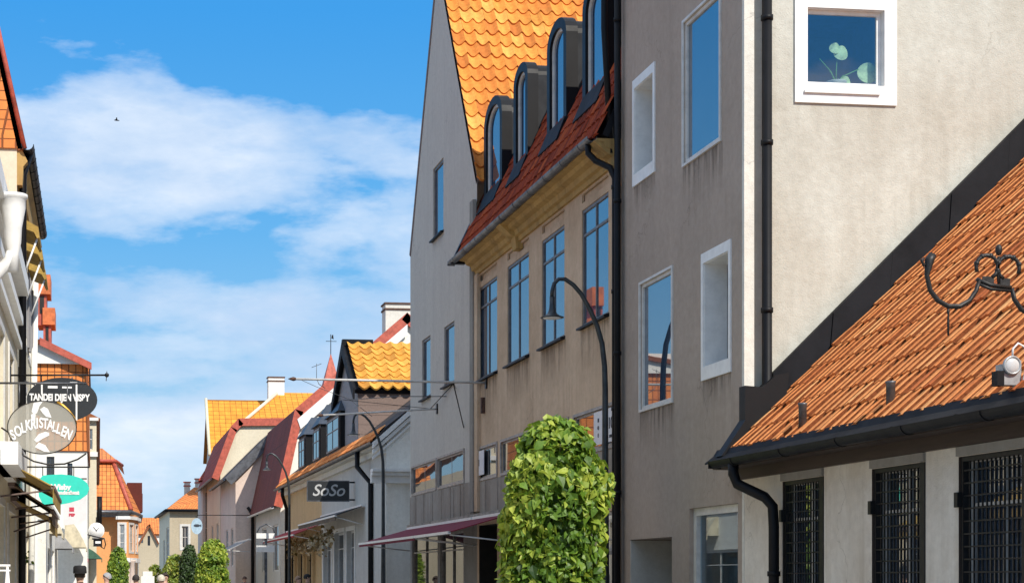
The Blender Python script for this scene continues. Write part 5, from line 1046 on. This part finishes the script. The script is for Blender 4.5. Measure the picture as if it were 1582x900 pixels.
# smoky oval sign
ys = 25.6; c = PY(65, 660, ys); k_ = Dp(c.x, ys)/F
s1 = thing('hanging_sign', 'smoky grey oval sign with white hand lettering and painted hands, nearest in the left row', 'sign', (c.x, ys, c.z))
f_ = FC(ys); b = MB(); disc(b, f_, c.x, c.z, 52*k_, 40*k_, -.012, .012); b.build('board', 'smoky', s1)
b = MB(); n = 48; b.tube([f_.p(c.x+52.5*k_*math.cos(2*math.pi*i/n), .0, c.z+40.5*k_*math.sin(2*math.pi*i/n)) for i in range(n+1)], .009, 6); b.build('rim', 'iron', s1)
txt = 'SOLKRISTALLEN'; LT = [(20, 672), (28, 666), (36, 661), (43.5, 657), (51.5, 655), (57.5, 654), (63.5, 653.5), (70, 654.5), (77.5, 656.5), (84, 659.5), (90.5, 662.5), (98, 666.5), (105.5, 671)]
for ch, (x, y) in zip(txt, LT):
    p = PY(x, y, ys-.02); til = -math.atan2(y-653, 60)*(1 if x > 60 else -1)*1.35
    text_mesh(ch, 22*k_, 'lettering', 'lettw', s1, face_mtx(p, 0, til) @ Matrix.Diagonal((.62, 1, 1, 1)), offset=.006, depth=.002)
b = MB()
for poly in ([(49, 635), (52, 622), (62, 620.5), (66, 620), (61, 627), (57, 638), (51, 638.5)], [(62, 632), (68, 628), (74, 631), (79, 643), (79.5, 645), (71, 643), (66, 638)], [(53, 679), (60, 670), (70, 666.5), (76, 668), (76, 672), (66, 677), (57, 683)], [(54, 690), (60, 683), (70, 687), (77, 698), (68, 697)], [(48, 640), (55, 638), (54, 650), (49, 648)]):
    b = MB(); P = [Vector(PY(x, y, ys)) for x, y in poly]; b.prism(f_, [(p.x, p.z) for p in P], .0125, .016); b.build('painted_hand', 'lettw', s1)
bracket(s1, ys, 0, 134, 592, .016, 'zinc', False, ((30, 622), (104, 624)))
b = MB(); b.tube([PY(x, y, ys) for x, y in ((30, 690), (36, 703), (52, 712), (74, 717), (100, 716), (120, 709), (133, 700))], .013, 6); b.tube([PY(x, y, ys) for x, y in ((30, 690), (20, 672), (2, 660))], .013, 6); b.build('scroll', 'iron', s1)
# black oval sign
ys = 29.5; c = PY(96, 617, ys); k_ = Dp(c.x, ys)/F; f_ = FC(ys)
s2 = thing('hanging_sign', 'black oval sign with white capitals and gilt edge, behind the smoky oval sign', 'sign', (c.x, ys, c.z))
b = MB(); disc(b, f_, c.x, c.z, 54*k_, 34*k_, -.02, .02); b.build('board', 'signblk', s2)
text_mesh('TANDEI DIJEN VISBY', 12.5*k_, 'lettering', 'lettw', s2, face_mtx(PY(92, 614, ys-.026)) @ Matrix.Diagonal((.80, 1.15, 1, 1)), offset=.006, depth=.002)
b = MB()
for x0, x1, y0_, y1_ in ((63.5, 66, 594, 609), (117, 119.5, 590, 649), (108, 117, 590, 592.5), (74, 89, 596, 599.5), (96, 111, 597, 599.5)): p, q_ = PY(x0, y1_, ys), PY(x1, y0_, ys); b.box(f_, p.x, q_.x, .021, .025, p.z, q_.z)
b.build('painted_lines', 'lettw', s2)
b = MB(); b.tube([PY(x, y, ys-.05) for x, y in ((88, 621), (97, 626), (106, 634), (114, 645), (117, 655))], .028, 6); b.build('gilt_ornament', 'gold', s2)
bracket(s2, ys, 0, 165, 580, .016, 'blackm', True, ((64, 590), (128, 592)))
b = MB(); b.tube([PY(x, y, ys) for x, y in ((38, 588), (60, 597), (85, 600), (108, 592), (112, 582))], .012, 6); b.tube([PY(165, 573, ys), PY(164, 588, ys)], .008, 5); b.build('scroll', 'zinc', s2)
# teal sign
ys = 35.0; c = PY(101, 755, ys); k_ = Dp(c.x, ys)/F; f_ = FC(ys)
s3 = thing('hanging_sign', 'bright teal rounded sign with white lettering below the two oval signs', 'sign', (c.x, ys, c.z))
P = [PY(x, y, ys) for x, y in ((66, 734), (75, 733), (95, 732), (112, 734), (125, 738), (135, 746), (138, 754), (135, 763), (124, 771), (108, 776), (92, 779), (76, 780), (66, 778), (60, 766), (59, 750), (61, 740))]
b = MB(); b.prism(f_, [(p.x, p.z) for p in P], -.02, .02); b.build('board', 'teal', s3)
text_mesh('Wisby', 11.5*k_, 'lettering', 'lettw', s3, face_mtx(PY(94, 752, ys-.026)), offset=.008, depth=.002); text_mesh('Handelskant', 7.5*k_, 'lettering', 'lettw', s3, face_mtx(PY(103, 760.5, ys-.026)), offset=.008, depth=.002)
bracket(s3, ys, 0, 139, 721, .016, 'iron', False, ((66, 736), (114, 738)))
# white banner
ys = 42.0; f_ = FC(ys); s4 = thing('banner', 'white vertical banner with small pink square emblem beneath the teal sign', 'banner', PY(115, 775, ys))
P = [PY(x, y, ys) for x, y in ((98, 740), (133, 740), (133, 803), (120, 808), (98, 811))]; b = MB(); b.prism(f_, [(p.x, p.z) for p in P], -.01, .01); b.build('cloth', 'poster', s4)
b = MB(); p, q_ = PY(107, 789.5, ys), PY(114.5, 783, ys); b.box(f_, p.x, q_.x, .012, .016, p.z, q_.z); b.build('emblem', 'redp', s4); text_mesh('PEP', 6*Dp(-.5, ys)/F, 'lettering', 'redp', s4, face_mtx(PY(111, 795, ys-.015)), offset=.006, depth=.002)
b = MB(); b.tube([(-1.5, ys, PY(0, 739, ys).z), PY(134, 739, ys)], .018, 6); b.build('bracket', 'iron', s4)
# SoSo sign
ys = Yx(548, 7.95); f_ = FC(ys); s5 = thing('hanging_sign', 'black rectangular shop sign with slanted silver lettering above the red awning', 'sign', PY(507, 757, ys))
p, q_ = PY(475, 772.5, ys), PY(538.5, 743.5, ys); b = MB(); b.box(f_, p.x, q_.x, -.05, .05, p.z, q_.z); b.build('board', 'signblk', s5)
b = MB()
for x0, x1, z0, z1 in ((p.x-.02, q_.x+.02, q_.z, q_.z+.03), (p.x-.02, q_.x+.02, p.z-.03, p.z), (p.x-.02, p.x, p.z, q_.z), (q_.x, q_.x+.02, p.z, q_.z)): b.box(f_, x0, x1, -.055, .055, z0, z1)
b.build('frame', 'zinc', s5)
k_ = Dp(p.x, ys)/F; text_mesh('SoSo', 25*k_, 'lettering', 'lettg', s5, face_mtx(PY(507, 757.5, ys-.056)) @ Matrix.Diagonal((1.0, 1, 1, 1)), shear=.3, offset=.006, depth=.003, spacing=1.0)
b = MB()
for z in (q_.z-.02, p.z+.03): b.box(f_, q_.x, 7.95, -.03, .03, z-.025, z+.025)
b.build('bracket', 'blackm', s5)
# far hanging sign and small white signs
ys = 84; f_ = FC(ys); s6 = thing('hanging_sign', 'small pale blue shield shaped sign with fish emblem, far off by the glazed bay', 'sign', PY(304, 812, ys))
c = PY(304, 812, ys); b = MB(); disc(b, f_, c.x, c.z, .28, .4, -.02, .02); b.build('board', paint('pale_blue_sign', (.40, .55, .68), .5), s6)
b = MB(); disc(b, f_, c.x, c.z+.03, .16, .07, .021, .03); b.prism(f_, [(c.x+.13, c.z+.03), (c.x+.22, c.z+.1), (c.x+.22, c.z-.04)], .021, .03); b.build('emblem', 'slate', s6)
b = MB(); b.tube([c+Vector((0, 0, .42)), c+Vector((0, 0, .55)), (8, ys, c.z+.55)], .02, 6); b.build('bracket', 'iron', s6)
ys = 62; f_ = FC(ys); s7 = thing('sign_post', 'white two-board post sign standing left of the red awning', 'sign', PY(411, 860, ys)*1)
b = MB()
for y0_, y1_ in ((823, 831), (842, 852)): p, q_ = PY(396, y1_, ys), PY(424, y0_, ys); b.box(f_, p.x, q_.x, -.04, .04, p.z, q_.z)
b.build('boards', 'wpaint', s7)
b = MB(); p = PY(411, 860, ys); b.box(f_, p.x-.05, p.x+.05, -.09, -.042, 0, Zp(822, p.x, ys)); b.build('post', 'zinc', s7)
b = MB(); b.tube([PY(x, y, ys) for x, y in ((397, 822), (401, 814), (411, 809), (421, 814), (424, 822))], .025, 6); b.build('arch', 'zinc', s7)
s7.location.z = 0; 
for ch in s7.children: ch.location.z = LOC[s7.name].z
# clock
ys = 64.0; c = PY(149, 819, ys); k_ = Dp(c.x, ys)/F; f_ = FC(ys)
ck = thing('clock', 'round white street clock hanging from the narrow cream house', 'clock', c)
b = MB(); b.lathe((c.x, ys, c.z), [(11.5*k_, -.10), (12.3*k_, -.09), (12.3*k_, .09), (11.5*k_, .10)], 36, 0, 'y'); b.build('case', 'wpaint', ck)
b = MB(); b.lathe((c.x, ys, c.z), [(11*k_, -.112), (11*k_, -.104)], 36, 0, 'y'); b.build('dial', 'lettw', ck)
b = MB()
for an, l_ in ((R(128), 7.5), (R(52), 6)):
    d_ = Vector((math.cos(an), 0, math.sin(an))); b.tube([Vector((c.x, ys-.125, c.z))-d_*k_, Vector((c.x, ys-.125, c.z))+d_*l_*k_], .012, 5)
b.build('hands', 'lettd', ck)
b = MB(); b.tube([c+Vector((0, 0, 12*k_)), c+Vector((0, 0, 20*k_)), (xr3, yc+.0, c.z+20*k_)], .025, 6); b.build('bracket', 'blackm', ck)
ys = 58.5; c = PY(151, 838, ys); f_ = FC(ys); ln_ = thing('lantern', 'black box lantern on a curved arm just under the white clock', 'lantern', c)
b = MB(); b.box(Fr((c.x, ys, 0), (1, 0, 0), (0, -1, 0)), -.15, .15, -.15, .15, c.z-.12, c.z+.12); b.box(Fr((c.x, ys, 0), (1, 0, 0), (0, -1, 0)), -.2, .2, -.2, .2, c.z+.12, c.z+.16); b.build('housing', 'blackm', ln_)
b = MB(); b.box(Fr((c.x, ys, 0), (1, 0, 0), (0, -1, 0)), -.08, .10, .151, .16, c.z-.02, c.z+.06); b.build('window', 'lettw', ln_)
b = MB(); b.tube([c+Vector((.1, 0, -.12)), c+Vector((.22, 0, -.2)), c+Vector((.27, 0, -.05)), c+Vector((.22, 0, .16)), (c.x, ys, c.z+.2), (-.4, ys, c.z+.3)], .02, 6); b.build('arm', 'blackm', ln_)
# wrought iron crown sign at the right
ys = 11.5; P = lambda x, y, o=0: PY(x, y, ys-o)
cs = thing('iron_sign_bracket', 'wrought iron sign ornament with a crown between two upturned scrolls, at the right', 'sign', (Xy(1715, ys), ys, 0))
b = MB(); b.tube([P(x, y) for x, y in ((1441, 393), (1436, 402), (1432, 425), (1437, 448), (1449, 464), (1465, 473), (1483, 473), (1498, 464), (1508, 449), (1513, 433))], [.030, .036, .018, .018, .019, .019, .019, .018, .017, .015], 8)
b.tube([P(1428, 398), P(1424, 402), P(1427, 410), P(1434, 404)], [.006, .014, .012, .004], 6)
b.build('scroll', 'iron', cs)
b = MB(); b.tube([P(x, y) for x, y in ((1563, 445), (1567, 462), (1578, 478), (1596, 488), (1615, 487), (1632, 478), (1643, 462), (1648, 440), (1644, 410), (1637, 393))], [.015, .017, .018, .019, .019, .018, .018, .018, .036, .030], 8); b.build('scroll', 'iron', cs)
b = MB(); b.tube([P(1465, 474), P(1465, 482), P(1465, 486), P(1465, 496), P(1465, 518)], [.007, .012, .006, .010, .008], 6); b.build('drop', 'iron', cs)
b = MB(); b.tube([P(1509, 431), P(1530, 440), P(1562, 444)], .015, 6); b.tube([P(1511, 438), P(1530, 446), P(1562, 449)], .012, 6)
for cx0, cy0, sg in ((1525, 412, 1), (1558, 414, -1)):
    L_ = [P(cx0+17*math.cos(a), cy0-18*math.sin(a)) for a in [math.pi*(-.35+1.5*i/12) if sg > 0 else math.pi*(1.35-1.5*i/12) for i in range(13)]]; b.tube(L_, .015, 6)
    for q_ in L_[2:11:2]: b.ball(q_, .020, .020, .020, 5)
b.tube([P(1543, 438), P(1541, 415), P(1543, 396)], .012, 6); b.ball(P(1543, 386), .025, .025, .042, 8); b.box(FC(ys), P(1518, 0).x, P(1535, 0).x, -.006, .006, P(1526, 439).z, P(1526, 427).z); b.box(FC(ys), P(1545, 0).x, P(1560, 0).x, -.006, .006, P(1552, 444).z, P(1552, 430).z)
b.build('crown', 'iron', cs)
b = MB(); b.tube([P(1648, 436), P(1715, 436)], .02, 8); b.build('arm', 'iron', cs)
b = MB(); b.tube([(Xy(1715, ys), ys, 0), (Xy(1715, ys), ys, P(1715, 400).z)], .04, 10); b.ball((Xy(1715, ys), ys, P(1715, 395).z), .06, .06, .06, 8); b.build('post', 'iron', cs)
# clothes rail and hanging basket on the left
ys = 24.0; rk = thing('clothes_rack', 'white metal clothes rack at the lower left edge of the street', 'clothes rack', (Xy(2, ys), ys, 0))
b = MB(); q0, q1 = Xy(-25, ys), Xy(16, ys); z = Zp(873, -1, ys)
b.tube([(q0, ys, z), (q1, ys, z)], .018, 8); b.tube([(q0, ys, z-.07), (q1, ys, z-.07)], .014, 8)
for x in (q0+.03, q1-.04): b.tube([(x, ys, z), (x-.13, ys, .05)], .016, 8); b.tube([(x, ys, z), (x+.13, ys, .05)], .016, 8); b.tube([(x-.13, ys, .08), (x+.13, ys, .08)], .012, 6)
b.build('frame', 'wpaint', rk)
ys = 33; c = PY(27, 864, ys); hb = thing('hanging_basket', 'small hanging basket of dark green trailing leaves under the mustard awnings', 'plant', c)
b = MB(); b.lathe((c.x, ys, c.z-.12), [(.04, -.05), (.11, 0), (.13, .09)], 12); b.tube([(c.x, ys, c.z), (c.x, ys, c.z+.35), (-1.5, ys, c.z+.4)], .008, 5); b.build('basket', 'rust', hb)
b = MB(); MB.leaves(b, [(c+Vector((random.gauss(0, .1), random.gauss(0, .1), random.gauss(0, .09))), Vector((0, -1, .3)), .4) for _ in range(220)], .07); b.build('foliage', 'leaf2', hb)
ys = 90; c = PY(228, 880, ys); wp = thing('gate_post', 'small white stepped gate post near the end of the street, right of the apricot porch', 'post', (c.x, ys, 0)); b = MB(); f_ = FC(ys)
for w_, z0, z1 in ((.45, 0, H(-.3)), (.35, H(-.3), H(.1)), (.25, H(.1), H(.35))): b.box(f_, c.x-w_, c.x+w_, -.3, .3, z0, z1)
b.build('stone', 'white', wp)
# tiny bird
c = PY(180, 186, 60); bd = thing('bird', 'tiny dark bird gliding in the blue sky left of the clouds', 'bird', c)
b = MB(); b.tube([c+Vector((-.09, 0, 0)), c+Vector((-.03, 0, .01)), c+Vector((.05, 0, .0)), c+Vector((.11, 0, -.01))], [.005, .028, .022, .004], 8)
b.mesh([c+Vector((-.03, 0, .02)), c+Vector((.03, 0, .02)), c+Vector((.02, -.13, .07)), c+Vector((-.01, -.20, .05)), c+Vector((.02, .13, .07)), c+Vector((-.01, .20, .05))], [(0, 1, 2, 3), (1, 0, 5, 4)]); b.build('body', 'blackm', bd)
# ================================================================== PEOPLE (only their heads rise into the picture)
def person(px, Y, pyt, label, shirt, hair, trousers=(.04, .05, .08), hat=None, turn=0, hood=False, lean=0):
    X = Xy(px, Y); ht = Zp(pyt, X, Y)-(.07 if hat else .012); k = ht/1.78; p = thing('person', label, 'person', (X, Y, 0), 'people walking in the street')
    ct, sn = math.cos(turn), math.sin(turn)
    def T(x, y, z): x *= k; y *= k; return (ct*x-sn*y, sn*x+ct*y, z*k)
    J = [(0, 0, .98, .155), (0, 0, 1.16, .135), (0, -.01, 1.36, .16), (0, -.01, 1.47, .085), (0, 0, 1.54, .058), (0, -.005, 1.62, .088), (0, -.01, 1.70, .092),
         (.17, -.01, 1.43, .065), (.25, .02, 1.18, .047), (.24, -.12, .95, .036), (.235, -.17, .86, .034), (-.17, -.01, 1.43, .065), (-.25, .0, 1.18, .047), (-.25, -.03, .92, .036), (-.245, -.04, .83, .034),
         (.095, 0, .90, .10), (.10, -.12, .50, .066), (.10, -.08, .10, .045), (.10, -.20, .05, .04), (-.095, 0, .90, .10), (-.10, .10, .50, .066), (-.10, .26, .13, .045), (-.10, .16, .04, .04)]
    E = [(0, 1), (1, 2), (2, 3), (3, 4), (4, 5), (5, 6), (2, 7), (7, 8), (8, 9), (9, 10), (2, 11), (11, 12), (12, 13), (13, 14), (0, 15), (15, 16), (16, 17), (17, 18), (0, 19), (19, 20), (20, 21), (21, 22)]
    me = bpy.data.meshes.new('body'); me.from_pydata([T(*j[:3]) for j in J], E, []); o = bpy.data.objects.new('tmp', me); COL.objects.link(o)
    md = o.modifiers.new('s', 'SKIN'); sv = me.skin_vertices[0].data
    for i, j in enumerate(J): sv[i].radius = (j[3]*k, j[3]*k*(.72 if i in (0, 1, 2) else 1)); sv[i].use_root = i == 0
    sb = o.modifiers.new('u', 'SUBSURF'); sb.levels = 2; bpy.context.view_layer.update()
    m2 = bpy.data.meshes.new_from_object(o.evaluated_get(bpy.context.evaluated_depsgraph_get())); bpy.data.objects.remove(o); m2.name = 'body'
    m2.materials.clear()
    for m_ in (M['skin'], paint('shirt', shirt, .85, 0, .15, .2, 8), paint('trousers', trousers, .85, 0, .15, .2, 8), M['lettd']): m2.materials.append(m_)
    for f in m2.polygons:
        z = f.center.z/k; r_ = math.hypot(f.center.x, f.center.y)/k; f.use_smooth = True
        f.material_index = 3 if z < .1 else (0 if z > 1.50 or (z < .90 and r_ > .19 and z > .75) else (2 if z < .96 else 1))
    bo = bpy.data.objects.new('body', m2); COL.objects.link(bo); bo.parent = p; LOC[bo.name] = Vector((X, Y, 0))
    base = Vector((X, Y, 0)); W_ = lambda x, y, z: base+Vector(T(x, y, z))
    hm = paint('hair', hair, .8, 0, .2, .3, 20)
    if hair:
        b = MB(); vs, fs = [], []; n, m_ = 16, 9
        for i in range(m_+1):
            th_ = math.pi*.62*i/m_
            for j in range(n):
                a = 2*math.pi*j/n; q = .003*math.sin(j*5+i*3); fr_ = max(0, -math.sin(a)); thh = th_*(1-.42*fr_)
                vs.append(W_((.105+q)*math.sin(thh)*math.cos(a), (.120+q)*math.sin(thh)*math.sin(a)+.008, 1.665+(.118+q)*math.cos(thh)))
        for i in range(m_):
            for j in range(n): j2 = (j+1) % n; fs.append((i*n+j, i*n+j2, (i+1)*n+j2, (i+1)*n+j))
        b.mesh(vs, fs, 0, .5, True); b.build('hair' if not hood else 'hood', hm, p)
    b = MB(); f0 = W_(0, -.098, 1.655); b.tube([W_(0, -.085, 1.675), W_(0, -.118, 1.648), W_(0, -.095, 1.635)], [.008*k, .016*k, .012*k], 6); b.build('nose', 'skin', p)
    for sx_ in (-1, 1):
        b = MB(); b.ball(W_(sx_*.032, -.088, 1.675), .011*k, .009*k, .008*k, 6); b.build('eye', 'lettd', p); b = MB(); b.ball(W_(sx_*.095, .0, 1.655), .012*k, .02*k, .032*k, 6); b.build('ear', 'skin', p)
    if hat: b = MB(); c = W_(0, .0, 1.70); b.lathe((c.x, c.y, c.z), [(.125*k, 0), (.13*k, .03*k), (.125*k, .12*k), (.10*k, .15*k), (.02*k, .155*k)], 18); b.box(Fr((c.x, c.y, 0), (1, 0, 0), (0, -1, 0)), -.1*k, .1*k, .1*k, .19*k, c.z, c.z+.02); b.build('cap', paint('cap_cloth', hat, .85), p)
    return p
person(123.5, 33, 873, 'person in a tall black cap and beige jacket at the left below the pink awning', (.42, .30, .20), (.05, .04, .03), hat=(.012, .012, .014), turn=2.9)
person(165, 44, 883, 'person with grey hair in a bright blue top in front of the apricot house', (.05, .22, .62), (.38, .38, .40), turn=-1.2)
person(210, 46, 886, 'person with dark hair and pale top below the apricot porch', (.60, .52, .40), (.03, .022, .02), turn=3)
person(249, 42, 886, 'person with a cream coloured hood in the middle of the street', (.55, .50, .42), (.62, .56, .46), turn=3, hood=True)
person(255, 47, 883, 'person with dark brown hair just behind the cream hooded one', (.06, .05, .05), (.04, .025, .02), turn=.3)
person(461, 50, 888, 'person with light brown short hair below the yellow pilasters of the red awning shop', (.25, .2, .2), (.30, .19, .13), turn=.4)
person(475, 53, 885, 'person with black hair and dark green coat by the red awning shop', (.02, .05, .03), (.012, .012, .012), turn=1.5)
person(378, 75, 889, 'far person in a dark blue top under the grey awning', (.02, .05, .16), (.10, .06, .05), turn=.6)
# shop interior things seen through the taupe house's shop window

# dried flower garland over the yellow shop, aerials and window clutter
g0_ = Vector((7.5, Yx(512, 7.5), H(1.45))); g1_ = Vector((7.5, Yx(446, 7.5), H(1.30)))
gl = thing('flower_garland', 'garland of dried brown and cream flowers under the red awning', 'garland', (g0_+g1_)/2)
b = MB(); b.tube([g0_, (g0_+g1_)/2-Vector((0, 0, .12)), g1_], .015, 5); b.build('cord', 'rust', gl)
b = MB(); pts = []
for _ in range(900):
    t_ = random.random(); c = g0_+(g1_-g0_)*t_-Vector((0, 0, .12*math.sin(math.pi*t_))); pts.append((c+Vector((random.gauss(0, .08), random.gauss(0, .12), random.gauss(-.05, .10)*(1+math.sin(t_*40)))), Vector((0, -1, .2)), random.random()))
MB.leaves(b, pts, .13); b.build('flowers', leaf('dried_flowers', (.10, .05, .02), (.40, .26, .12), (.75, .66, .50), .15), gl)
def aerial(px, py, Y, h, label):
    c = PY(px, py, Y); a = thing('aerial', label, 'aerial', c); b = MB(); b.tube([c, c+Vector((0, 0, h))], .02, 5)
    for k, w_ in enumerate((.55, .45, .35)): b.tube([c+Vector((-w_/2, .0, h*.92-.0)), c+Vector((w_/2, 0, h*.92))], .012, 4) if k == 0 else b.tube([c+Vector((-w_/2+.1*k, .25*k, h*.92)), c+Vector((w_/2-.1*k, .25*k, h*.92))], .012, 4)
    b.tube([c+Vector((0, -.1, h*.92)), c+Vector((0, .6, h*.92))], .012, 4); b.build('mast', 'zinc', a)
